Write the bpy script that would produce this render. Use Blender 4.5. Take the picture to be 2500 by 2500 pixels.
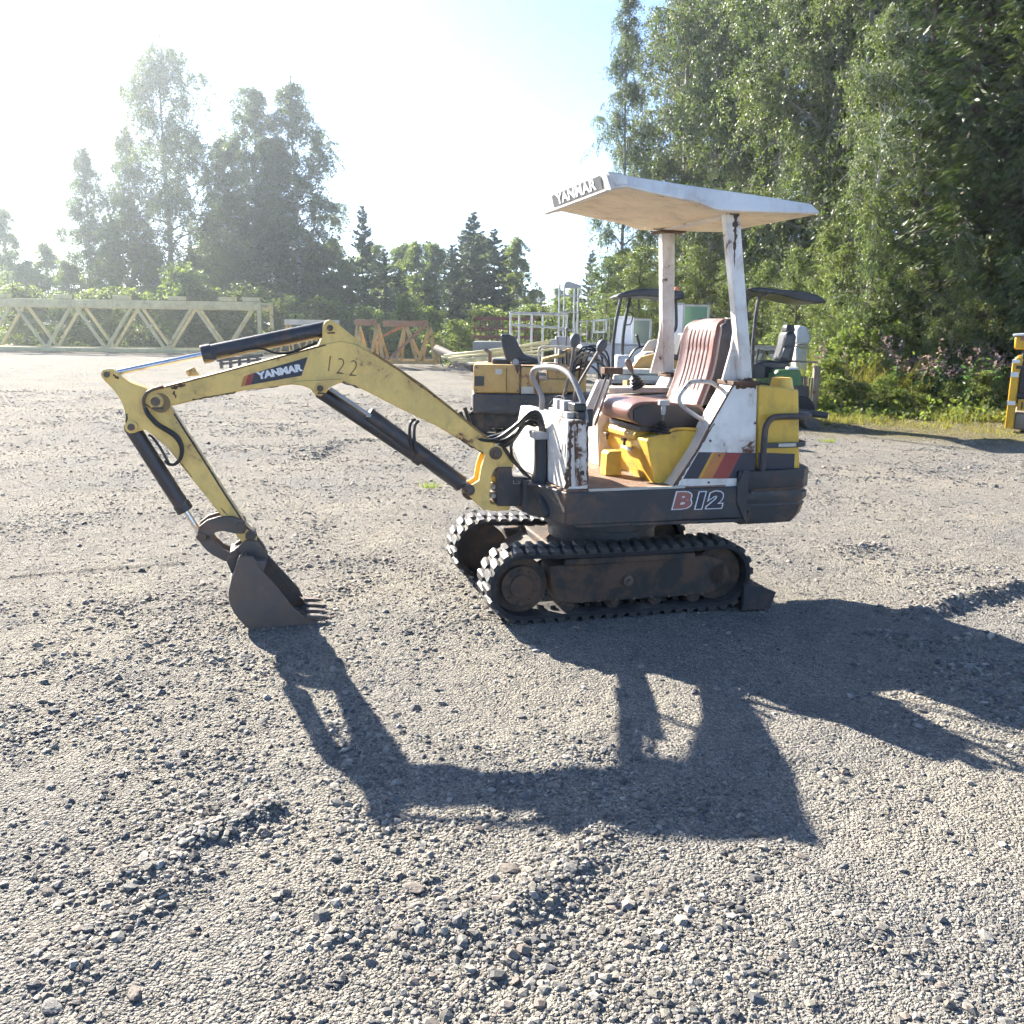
import bpy, math, random
import numpy as np
from mathutils import Vector, Matrix, Euler

for o in list(bpy.data.objects):
    bpy.data.objects.remove(o)
SC = bpy.context.scene
COL = SC.collection
R = math.radians

# ------------------------------------------------------------------ camera
cam_d = bpy.data.cameras.new('camera')
cam = bpy.data.objects.new('camera', cam_d)
COL.objects.link(cam)
cam_d.sensor_width = 36.0
cam_d.sensor_fit = 'HORIZONTAL'
cam_d.lens = 32.4
cam_d.clip_start = 0.05
cam_d.clip_end = 3000
cam.location = (0, 0, 1.5)
cam.rotation_euler = (Matrix.Rotation(R(90 - 11.432), 3, 'X') @ Matrix.Rotation(0.015, 3, 'Z')).to_euler()
SC.camera = cam

# ------------------------------------------------------------------ light
SUN_AZ, SUN_EL = -41.0, 28.5            # degrees: azimuth from +Y towards +X, elevation
w = bpy.data.worlds.new('World')
SC.world = w
w.use_nodes = True
nt = w.node_tree
nt.nodes.clear()
sky = nt.nodes.new('ShaderNodeTexSky')
sky.sky_type = 'NISHITA'
sky.sun_disc = False
sky.sun_elevation = R(SUN_EL)
sky.sun_rotation = R(SUN_AZ)
sky.altitude = 100
sky.air_density = 0.6
sky.dust_density = 0.25
sky.ozone_density = 2.6
bg = nt.nodes.new('ShaderNodeBackground')
bg.inputs["Strength"].default_value = 0.059
wo = nt.nodes.new('ShaderNodeOutputWorld')
nt.links.new(sky.outputs[0], bg.inputs[0])
nt.links.new(bg.outputs[0], wo.inputs[0])
sun_d = bpy.data.lights.new('sun', 'SUN')
sun_d.energy = 3.8
sun_d.angle = R(0.55)
sun_d.color = (1.0, 0.92, 0.79)
sun = bpy.data.objects.new('sun', sun_d)
COL.objects.link(sun)
sdir = Vector((math.sin(R(SUN_AZ)) * math.cos(R(SUN_EL)), math.cos(R(SUN_AZ)) * math.cos(R(SUN_EL)), math.sin(R(SUN_EL))))
sun.rotation_euler = (-sdir).to_track_quat('-Z', 'Y').to_euler()
SC.view_settings.view_transform = 'Standard'
SC.view_settings.look = 'None'
SC.view_settings.exposure = 2.65
SC.view_settings.gamma = 1.0
SC.view_settings.use_curve_mapping = False
SC.cycles.use_denoising = True
SC.cycles.max_bounces = 4
SC.cycles.diffuse_bounces = 2
SC.cycles.transmission_bounces = 3
SC.cycles.use_adaptive_sampling = True
SC.cycles.adaptive_threshold = 0.04
SC.cycles.adaptive_min_samples = 10
SC.cycles.sample_clamp_indirect = 8
SC.cycles.glossy_bounces = 2
SC.cycles.volume_bounces = 0
SC.cycles.transparent_max_bounces = 8
SC.cycles.caustics_reflective = False
SC.cycles.caustics_refractive = False

# ------------------------------------------------------------------ materials
MATS = {}

def nmat(name):
    m = bpy.data.materials.new(name)
    m.use_nodes = True
    t = m.node_tree
    t.nodes.clear()
    out = t.nodes.new('ShaderNodeOutputMaterial')
    MATS[name] = m
    return m, t, out

def N(t, kind, **kw):
    n = t.nodes.new(kind)
    for k, v in kw.items():
        if hasattr(n, k) and not k.startswith('i_'):
            setattr(n, k, v)
    return n

def noise(t, vec, scale, detail=4, rough=.55, dist=0):
    n = t.nodes.new('ShaderNodeTexNoise')
    n.inputs['Scale'].default_value = scale
    n.inputs['Detail'].default_value = detail
    n.inputs['Roughness'].default_value = rough
    n.inputs['Distortion'].default_value = dist
    if vec is not None:
        t.links.new(vec, n.inputs['Vector'])
    return n.outputs['Fac']

def ramp(t, fac, a, b, ca=(0, 0, 0, 1), cb=(1, 1, 1, 1)):
    n = t.nodes.new('ShaderNodeValToRGB')
    n.color_ramp.elements[0].position = a
    n.color_ramp.elements[1].position = b
    n.color_ramp.elements[0].color = ca
    n.color_ramp.elements[1].color = cb
    t.links.new(fac, n.inputs[0])
    return n.outputs[0]

def mix(t, fac, a, b, mode='MIX'):
    n = t.nodes.new('ShaderNodeMix')
    n.data_type = 'RGBA'
    n.blend_type = mode
    for sock, v in ((n.inputs[0], fac), (n.inputs[6], a), (n.inputs[7], b)):
        if isinstance(v, (int, float)):
            sock.default_value = v
        elif isinstance(v, (tuple, list)):
            sock.default_value = tuple(v) + ((1,) if len(v) == 3 else ())
        else:
            t.links.new(v, sock)
    return n.outputs[2]

def math_(t, op, a, b=0.0):
    n = t.nodes.new('ShaderNodeMath')
    n.operation = op
    for s, v in zip(n.inputs, (a, b)):
        if isinstance(v, (int, float)):
            s.default_value = v
        else:
            t.links.new(v, s)
    return n.outputs[0]

def bump(t, h, strength, dist):
    n = t.nodes.new('ShaderNodeBump')
    n.inputs['Strength'].default_value = strength
    n.inputs['Distance'].default_value = dist
    t.links.new(h, n.inputs['Height'])
    return n.outputs[0]

def paint(name, col, rough=.45, rust=0.0, dust=.2, metal=0.0, rustcol=(.075, .032, .016), dustcol=(.30, .26, .20), scale=7.0, bmp=.25, spec=.5):
    """painted or bare metal with uneven tone, chips of rust and settled dust"""
    m, t, out = nmat(name)
    tc = t.nodes.new('ShaderNodeTexCoord').outputs['Object']
    big = noise(t, tc, 2.3, 5)
    fine = noise(t, tc, 38, 4, .65)
    dark = tuple(c * .70 for c in col)
    c = mix(t, ramp(t, big, .3, .75), col, dark)
    mp = t.nodes.new('ShaderNodeMapping')
    mp.inputs['Scale'].default_value = (16, 16, 2.2)
    t.links.new(tc, mp.inputs[0])
    streak = ramp(t, noise(t, mp.outputs[0], 1.0, 4, .6), .48, .74)
    c = mix(t, math_(t, 'MULTIPLY', streak, .30), c, tuple(v * .35 + .02 for v in col))
    c = mix(t, math_(t, 'MULTIPLY', ramp(t, noise(t, tc, 13, 5, .7, 1.0), .60, .68), .28), c, tuple(min(.9, v * 1.1 + .05) for v in col))
    nrm = t.nodes.new('ShaderNodeNewGeometry').outputs['Normal']
    sep = t.nodes.new('ShaderNodeSeparateXYZ')
    t.links.new(nrm, sep.inputs[0])
    up = math_(t, 'MAXIMUM', sep.outputs[2], 0.12)
    dm = math_(t, 'MULTIPLY', ramp(t, noise(t, tc, 5.5, 6, .6), .35, .75), math_(t, 'MULTIPLY', up, dust * 1.6))
    c = mix(t, dm, c, dustcol)
    if rust > 0:
        th = .70 - rust * .22
        n1 = noise(t, tc, scale, 9, .68, .4)
        rm = ramp(t, n1, th - .025, th + .02)
        spots = ramp(t, noise(t, tc, scale * 7, 3, .5), .74 - rust * .05, .77 - rust * .05)
        rm2 = math_(t, 'MAXIMUM', rm, math_(t, 'MULTIPLY', spots, min(1, rust * 2)))
        halo = ramp(t, n1, th - .16, th)
        c = mix(t, math_(t, 'MULTIPLY', halo, .35), c, (.26, .13, .06))
        c = mix(t, rm2, c, mix(t, fine, rustcol, tuple(v * 2.1 for v in rustcol)))
    p = t.nodes.new('ShaderNodeBsdfPrincipled')
    t.links.new(c, p.inputs['Base Color'])
    rr = math_(t, 'ADD', math_(t, 'MULTIPLY', ramp(t, fine, .2, .8), .18), rough - .06)
    if rust > 0:
        rr = math_(t, 'MAXIMUM', rr, math_(t, 'MULTIPLY', rm2, .85))
    t.links.new(rr, p.inputs['Roughness'])
    p.inputs['Metallic'].default_value = metal
    p.inputs['Specular IOR Level'].default_value = spec
    t.links.new(bump(t, math_(t, 'ADD', fine, math_(t, 'MULTIPLY', big, 3)), bmp, .004), p.inputs['Normal'])
    t.links.new(p.outputs[0], out.inputs[0])
    return m

def plain(name, col, rough=.5, metal=0, spec=.5, var=.15):
    m, t, out = nmat(name)
    tc = t.nodes.new('ShaderNodeTexCoord').outputs['Object']
    c = mix(t, ramp(t, noise(t, tc, 14, 5), .3, .7), col, tuple(v * (1 - var * 1.6) for v in col))
    p = t.nodes.new('ShaderNodeBsdfPrincipled')
    t.links.new(c, p.inputs['Base Color'])
    p.inputs['Roughness'].default_value = rough
    p.inputs['Metallic'].default_value = metal
    p.inputs['Specular IOR Level'].default_value = spec
    t.links.new(p.outputs[0], out.inputs[0])
    return m

def leafmat(name, col, trans, var=.5, gloss=.25):
    """thin leaves: light comes through as well as off them, tone differs from clump to clump"""
    m, t, out = nmat(name)
    geo = t.nodes.new('ShaderNodeNewGeometry')
    oi = t.nodes.new('ShaderNodeObjectInfo')
    n1 = noise(t, geo.outputs['Position'], .55, 3)
    n2 = noise(t, geo.outputs['Position'], 6.0, 2)
    f = math_(t, 'ADD', math_(t, 'MULTIPLY', n1, .6), math_(t, 'MULTIPLY', n2, .4))
    lo = (col[0] * (1 - var * .7), col[1] * (1 - var * .5), col[2] * (1 - var * .35))
    hi = (col[0] * (1 + var), col[1] * (1 + var * .7), col[2] * (1 + var * .3))
    c = mix(t, ramp(t, f, .33, .68), lo, hi)
    c = mix(t, math_(t, 'MULTIPLY', oi.outputs['Random'], .3), c, (col[0] * 1.35, col[1] * 1.05, col[2] * .8))
    p = t.nodes.new('ShaderNodeBsdfPrincipled')
    t.links.new(c, p.inputs['Base Color'])
    p.inputs['Roughness'].default_value = .5
    p.inputs['Specular IOR Level'].default_value = gloss
    tr = t.nodes.new('ShaderNodeBsdfTranslucent')
    t.links.new(mix(t, 1.0, c, (1.25, 1.4, .8), 'MULTIPLY'), tr.inputs[0])
    ms = t.nodes.new('ShaderNodeMixShader')
    ms.inputs[0].default_value = trans
    t.links.new(p.outputs[0], ms.inputs[1])
    t.links.new(tr.outputs[0], ms.inputs[2])
    t.links.new(ms.outputs[0], out.inputs[0])
    return m

YEL = paint('faded_yellow_paint', (.94, .64, .19), .42, .34, .3, rustcol=(.13, .055, .025), scale=8)
YEL2 = paint('yellow_cover_paint', (.90, .54, .06), .42, .22, .3, rustcol=(.13, .055, .025), scale=9)
WHT = paint('worn_white_paint', (.87, .82, .75), .4, .26, .22, scale=6)
WHTR = paint('rusty_white_paint', (.86, .80, .73), .45, .85, .22, scale=5)
ROOFW = paint('white_roof_fibreglass', (.88, .85, .81), .38, .05, .12, scale=4)
BLK = paint('dark_frame_paint', (.042, .042, .046), .5, .2, .09, rustcol=(.10, .05, .03), scale=5)
CYL = paint('cylinder_black', (.035, .035, .042), .34, .05, .25, scale=6)
CHROME = plain('rod_chrome', (.72, .72, .74), .22, 1.0)
RUST = paint('rust_brown', (.10, .055, .035), .8, .5, .3, scale=9)
PIN = paint('pin_steel', (.09, .075, .062), .55, .5, .3, scale=20)
RUB = paint('track_rubber', (.022, .022, .024), .75, 0, .35, dustcol=(.20, .18, .16), scale=9, bmp=.5, spec=.3)
UND = paint('undercarriage_steel', (.034, .028, .024), .75, .4, .15, rustcol=(.055, .032, .02), scale=7)
BUCK = paint('bucket_steel', (.105, .088, .078), .55, .35, .3, rustcol=(.11, .065, .04), scale=4)
HOSE = plain('hose_rubber', (.018, .018, .021), .42, 0, .5)
BLACKP = plain('black_plastic', (.022, .022, .025), .4)
GREYP = paint('grey_plastic', (.42, .42, .43), .5, 0, .3)
VINYL = paint('dark_red_vinyl', (.175, .068, .050), .36, 0, .5, dustcol=(.36, .26, .23), scale=6, bmp=.35, spec=.6)
VINYLD = paint('seat_side_vinyl', (.04, .032, .033), .5, 0, .3, scale=6)
LUGM = paint('track_lug_rubber', (.030, .030, .031), .5, 0, .4, dustcol=(.28, .26, .24), scale=9, bmp=.5, spec=.4)
BOUNCE = paint('underside_bounce_cream', (.92, .80, .60), .55, .1, .05, scale=5)  # cream underside, with warm light bounced off the ground put into its colour
NAVY = plain('decal_navy', (.022, .028, .05), .35)
ORANGE = plain('decal_orange', (.55, .20, .055), .35)
REDD = plain('decal_red', (.33, .045, .04), .35)
AMBER = plain('decal_amber', (.66, .36, .05), .35)
WHITED = plain('decal_white', (.76, .76, .76), .4, var=.06)
PINK = plain('decal_faded_red', (.36, .13, .10), .4)
STENCIL = plain('stencil_brown', (.26, .17, .07), .7)
CREAM = paint('cream_label', (.62, .58, .48), .6, 0, .3)

def floor_mat():
    m, t, out = nmat('diamond_plate')
    tc = t.nodes.new('ShaderNodeTexCoord').outputs['Object']
    c = mix(t, ramp(t, noise(t, tc, 6, 6, .6), .35, .7), (.27, .16, .10), (.15, .085, .055))
    c = mix(t, ramp(t, noise(t, tc, 30, 4), .5, .75), c, (.36, .27, .20))
    p = t.nodes.new('ShaderNodeBsdfPrincipled')
    t.links.new(c, p.inputs['Base Color'])
    p.inputs['Roughness'].default_value = .75
    t.links.new(p.outputs[0], out.inputs[0])
    return m
FLOORM = floor_mat()

def glassmat(name, col):
    m, t, out = nmat(name)
    p = t.nodes.new('ShaderNodeBsdfPrincipled')
    p.inputs['Base Color'].default_value = (*col, 1)
    p.inputs['Roughness'].default_value = .12
    p.inputs['Transmission Weight'].default_value = .55
    p.inputs['IOR'].default_value = 1.1
    t.links.new(p.outputs[0], out.inputs[0])
    return m

# ------------------------------------------------------------------ mesh helpers
class MB:
    """collects faces, then links them as one mesh object"""
    def __init__(s):
        s.v, s.f = [], []

    def add(s, vs, fs):
        b = len(s.v)
        s.v.extend([tuple(p) for p in vs])
        s.f.extend([tuple(i + b for i in f) for f in fs])
        return s

    def box(s, lo, hi, m=None):
        x0, y0, z0 = lo
        x1, y1, z1 = hi
        vs = [Vector(p) for p in ((x0, y0, z0), (x1, y0, z0), (x1, y1, z0), (x0, y1, z0), (x0, y0, z1), (x1, y0, z1), (x1, y1, z1), (x0, y1, z1))]
        if m is not None:
            vs = [m @ p for p in vs]
        return s.add(vs, [(0, 3, 2, 1), (4, 5, 6, 7), (0, 1, 5, 4), (1, 2, 6, 5), (2, 3, 7, 6), (3, 0, 4, 7)])

    def prism(s, poly, y0, y1):
        """poly of (x, z) pushed from y0 to y1"""
        area = sum(poly[i][0] * poly[(i + 1) % len(poly)][1] - poly[(i + 1) % len(poly)][0] * poly[i][1] for i in range(len(poly)))
        if area < 0:
            poly = poly[::-1]
        n = len(poly)
        lo, hi = min(y0, y1), max(y0, y1)
        vs = [(p[0], lo, p[1]) for p in poly] + [(p[0], hi, p[1]) for p in poly]
        fs = [tuple(range(n)), tuple(range(2 * n - 1, n - 1, -1))]
        fs += [(i, i + n, (i + 1) % n + n, (i + 1) % n) for i in range(n)]
        return s.add(vs, fs)

    def plan(s, poly, z0, z1):
        """poly of (x, y) pushed from z0 to z1"""
        area = sum(poly[i][0] * poly[(i + 1) % len(poly)][1] - poly[(i + 1) % len(poly)][0] * poly[i][1] for i in range(len(poly)))
        if area < 0:
            poly = poly[::-1]
        n = len(poly)
        vs = [(p[0], p[1], z0) for p in poly] + [(p[0], p[1], z1) for p in poly]
        fs = [tuple(range(n - 1, -1, -1)), tuple(range(n, 2 * n))]
        fs += [(i, (i + 1) % n, (i + 1) % n + n, i + n) for i in range(n)]
        return s.add(vs, fs)

    def loft(s, rings, caps=True):
        n = len(rings[0])
        vs = [p for r in rings for p in r]
        fs = []
        for k in range(len(rings) - 1):
            for i in range(n):
                j = (i + 1) % n
                fs.append((k * n + i, k * n + j, (k + 1) * n + j, (k + 1) * n + i))
        if caps:
            fs.append(tuple(range(n - 1, -1, -1)))
            fs.append(tuple((len(rings) - 1) * n + i for i in range(n)))
        return s.add(vs, fs)

    def tube(s, path, rad, n=10, smooth=0, caps=True):
        P = [Vector(p) for p in path]
        if smooth and len(P) > 2:
            Q = []
            for i in range(len(P) - 1):
                p0, p1, p2, p3 = P[max(i - 1, 0)], P[i], P[i + 1], P[min(i + 2, len(P) - 1)]
                for k in range(smooth):
                    u = k / smooth
                    Q.append(.5 * ((2 * p1) + (p2 - p0) * u + (2 * p0 - 5 * p1 + 4 * p2 - p3) * u * u + (3 * p1 - p0 - 3 * p2 + p3) * u ** 3))
            Q.append(P[-1])
            P = Q
        rs = rad if isinstance(rad, (list, tuple)) else [rad] * len(P)
        if len(rs) != len(P):
            rs = [float(np.interp(i / (len(P) - 1), np.linspace(0, 1, len(rs)), rs)) for i in range(len(P))]
        rings = []
        t0 = (P[1] - P[0]).normalized()
        up = Vector((0, 0, 1)) if abs(t0.z) < .9 else Vector((1, 0, 0))
        nrm = t0.cross(up).normalized()
        for i, p in enumerate(P):
            a, b = P[max(i - 1, 0)], P[min(i + 1, len(P) - 1)]
            tg = (b - a).normalized()
            nrm = (nrm - tg * nrm.dot(tg)).normalized()
            bi = tg.cross(nrm)
            rings.append([p + (nrm * math.cos(2 * math.pi * k / n) + bi * math.sin(2 * math.pi * k / n)) * rs[i] for k in range(n)])
        return s.loft(rings, caps)

    def cyl(s, a, b, r, n=16, r2=None):
        return s.tube([a, b], [r, r2 if r2 is not None else r], n)

    def disc_y(s, c, r, y0, y1, n=24, hole=0):
        """round boss or wheel whose axle runs along y, c = (x, z)"""
        if hole <= 0:
            return s.prism([(c[0] + r * math.cos(2 * math.pi * k / n), c[1] + r * math.sin(2 * math.pi * k / n)) for k in range(n)], y0, y1)
        rings = []
        for rr, yy in ((r, y0), (r, y1), (hole, y1), (hole, y0), (r, y0)):
            rings.append([(c[0] + rr * math.cos(2 * math.pi * k / n), yy, c[1] + rr * math.sin(2 * math.pi * k / n)) for k in range(n)])
        return s.loft(rings, False)

    def ball(s, c, r, n=10, m=7, sz=(1, 1, 1)):
        rings = []
        for j in range(m + 1):
            a = -math.pi / 2 + math.pi * j / m
            rr = max(math.cos(a), .02)
            rings.append([(c[0] + r * sz[0] * rr * math.cos(2 * math.pi * k / n), c[1] + r * sz[1] * rr * math.sin(2 * math.pi * k / n), c[2] + r * sz[2] * math.sin(a)) for k in range(n)])
        return s.loft(rings)

    def build(s, name, mat, parent=None, bevel=0.0, sharp=35, off=None, sub=0):
        vs = s.v
        if off is not None:
            vs = [(p[0] - off[0], p[1] - off[1], p[2] - off[2]) for p in vs]
        me = bpy.data.meshes.new(name)
        me.from_pydata([tuple(p) for p in vs], [], s.f)
        me.validate()
        me.update()
        me.shade_smooth()
        me.set_sharp_from_angle(angle=R(sharp))
        me.materials.append(mat)
        o = bpy.data.objects.new(name, me)
        COL.objects.link(o)
        if parent is not None:
            o.parent = parent
        if bevel:
            b = o.modifiers.new('bevel', 'BEVEL')
            b.width = bevel
            b.segments = 2
            b.limit_method = 'ANGLE'
            b.angle_limit = R(40)
        if sub:
            d = o.modifiers.new('sub', 'SUBSURF')
            d.levels = d.render_levels = sub
        return o

def thing(name, label, cat, loc=(0, 0, 0), rz=0.0, group=None):
    o = bpy.data.objects.new(name, None)
    o.empty_display_size = .2
    COL.objects.link(o)
    o.location = loc
    o.rotation_euler = (0, 0, rz)
    tag(o, label, cat, group)
    return o

def tag(o, label=None, cat=None, group=None, kind=None):
    for k, v in (('label', label), ('category', cat), ('group', group), ('kind', kind)):
        if v:
            o[k] = v
    return o

def arrays_mesh(name, verts, faces, mat, parent=None, smooth=False):
    """verts (n,3), faces (m,k) numpy arrays"""
    me = bpy.data.meshes.new(name)
    nv, nf, k = len(verts), len(faces), faces.shape[1]
    me.vertices.add(nv)
    me.vertices.foreach_set('co', np.ascontiguousarray(verts, dtype=np.float32).ravel())
    me.loops.add(nf * k)
    me.loops.foreach_set('vertex_index', np.ascontiguousarray(faces, dtype=np.int32).ravel())
    me.polygons.add(nf)
    me.polygons.foreach_set('loop_start', np.arange(0, nf * k, k, dtype=np.int32))
    me.polygons.foreach_set('loop_total', np.full(nf, k, dtype=np.int32))
    me.polygons.foreach_set('use_smooth', np.full(nf, smooth, dtype=bool))
    me.update(calc_edges=True)
    if mat:
        me.materials.append(mat)
    o = bpy.data.objects.new(name, me)
    COL.objects.link(o)
    if parent is not None:
        o.parent = parent
    return o

def lettering(body, size, mat, parent, mtx, name='lettering', bold=0.0, extrude=.0008, shear=0.0, sx=1.0, spacing=1.0):
    cu = bpy.data.curves.new('t', 'FONT')
    cu.body = body
    cu.size = size
    cu.extrude = extrude
    cu.offset = bold
    cu.shear = shear
    cu.space_character = spacing
    cu.align_x = 'CENTER'
    cu.align_y = 'CENTER'
    cu.resolution_u = 3
    tmp = bpy.data.objects.new('t', cu)
    COL.objects.link(tmp)
    bpy.context.view_layer.update()
    dg = bpy.context.evaluated_depsgraph_get()
    me = bpy.data.meshes.new_from_object(tmp.evaluated_get(dg))
    bpy.data.objects.remove(tmp)
    bpy.data.curves.remove(cu)
    me.transform(mtx @ Matrix.Diagonal((sx, 1, 1, 1)))
    me.name = name
    me.materials.clear()
    me.materials.append(mat)
    o = bpy.data.objects.new(name, me)
    COL.objects.link(o)
    o.parent = parent
    return o

def frame(origin, xdir, ydir):
    x = Vector(xdir).normalized()
    y = Vector(ydir)
    y = (y - x * y.dot(x)).normalized()
    z = x.cross(y)
    m = Matrix.Identity(4)
    for i, a in enumerate((x, y, z)):
        m[0][i], m[1][i], m[2][i] = a
    m[0][3], m[1][3], m[2][3] = origin
    return m

# ------------------------------------------------------------------ ground
def vnoise(x, y, seed=0):
    xi, yi = np.floor(x).astype(np.int64), np.floor(y).astype(np.int64)
    xf, yf = x - xi, y - yi
    u, v = xf * xf * (3 - 2 * xf), yf * yf * (3 - 2 * yf)
    def h(a, b):
        n = (a * 374761393 + b * 668265263 + seed * 144665) & 0xffffffff
        n = ((n ^ (n >> 13)) * 1274126177) & 0xffffffff
        return ((n ^ (n >> 16)) & 0xffff) / 65535.0
    return (h(xi, yi) * (1 - u) + h(xi + 1, yi) * u) * (1 - v) + (h(xi, yi + 1) * (1 - u) + h(xi + 1, yi + 1) * u) * v

def fbm(x, y, f, octv, seed=0, gain=.5):
    s, a, tot = 0, 1.0, 0
    for i in range(octv):
        s = s + a * vnoise(x * f + i * 17.3, y * f - i * 9.1, seed + i)
        tot += a
        a *= gain
        f *= 2.03
    return s / tot

# low ridges pushed up by tracks and buckets: polyline, width, height
BERMS = [
    ([(-1.029,2.301), (-0.927,2.504), (-0.778,2.676)], 0.056, 0.027),
    ([(-1.04,1.962), (-0.963,2.138), (-0.905,2.305)], 0.080, 0.015),
    ([(0.305,2.596), (0.192,2.414), (0.06,2.253)], 0.072, 0.019),
    ([(0.06,2.253), (-0.038,2.178), (-0.24,2.139)], 0.072, 0.012),
    ([(1.837,4.465), (2.017,4.26), (2.363,4.395)], 0.080, 0.036),
    ([(2.203,4.787), (2.516,5.029), (3.011,5.304)], 0.080, 0.042),
    ([(2.33,6.29), (2.584,6.429)], 0.096, 0.030),
    ([(1.996,4.038), (2.271,3.848)], 0.080, 0.024),
    ([(-2.265,10.266), (-2.182,11.552), (-1.891,12.011)], 0.128, 0.030),
    ([(-1.003,5.089), (-0.844,5.271)], 0.080, 0.018),
    ([(-0.099,2.092), (0.096,1.987), (0.177,1.862)], 0.096, 0.013),
    ([(-1.414,4.054), (-1.036,3.911)], 0.096, 0.007),
]

def height(x, y):
    z = (fbm(x, y, .35, 3, 3) - .5) * .05
    d = np.hypot(x, y)
    near = np.clip(1 - d / 40, 0, 1)
    z = z + (fbm(x, y, 2.2, 4, 7) - .5) * .042 * near
    z = z + (fbm(x, y, 9, 4, 11, .6) - .5) * .022 * np.clip(1 - d / 22, 0, 1)
    # wheel ruts that run across the yard
    rut = np.sin((y * 1.0 + x * .22 + (fbm(x, y, .25, 2, 21) - .5) * 3) * 2.6)
    z = z + np.where(d > 6, np.clip(rut, -1, .8) * .012 * near, 0)
    for pl, wd, ht in BERMS:
        best = np.full(x.shape, 9.0)
        for (ax, ay), (bx, by) in zip(pl[:-1], pl[1:]):
            dx, dy = bx - ax, by - ay
            tt = np.clip(((x - ax) * dx + (y - ay) * dy) / (dx * dx + dy * dy), 0, 1)
            best = np.minimum(best, np.hypot(x - ax - tt * dx, y - ay - tt * dy))
        z = z + ht * np.exp(-(best / wd) ** 2) * (.45 + 1.1 * vnoise(x * 7, y * 7, 5))
    # the machine stands on packed, level gravel
    k = np.exp(-(((x - .45) / 1.5) ** 4 + ((y - 5.0) / 1.2) ** 4))
    k = np.maximum(k, np.exp(-(((x + 1.2) / .5) ** 4 + ((y - 4.5) / .4) ** 4)))
    z = z * (1 - .8 * k)
    # far off the yard is level and falls away a little into the wood
    pad = np.exp(-(((x - .45) / 1.0) ** 4 + ((y - 5.0) / .95) ** 4))
    return z - .012 + .032 * pad

def grow(a, b, step, k):
    out = [a]
    while abs(out[-1] - a) < abs(b - a):
        step *= k
        out.append(out[-1] + step * (1 if b > a else -1))
    return out[1:]

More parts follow.
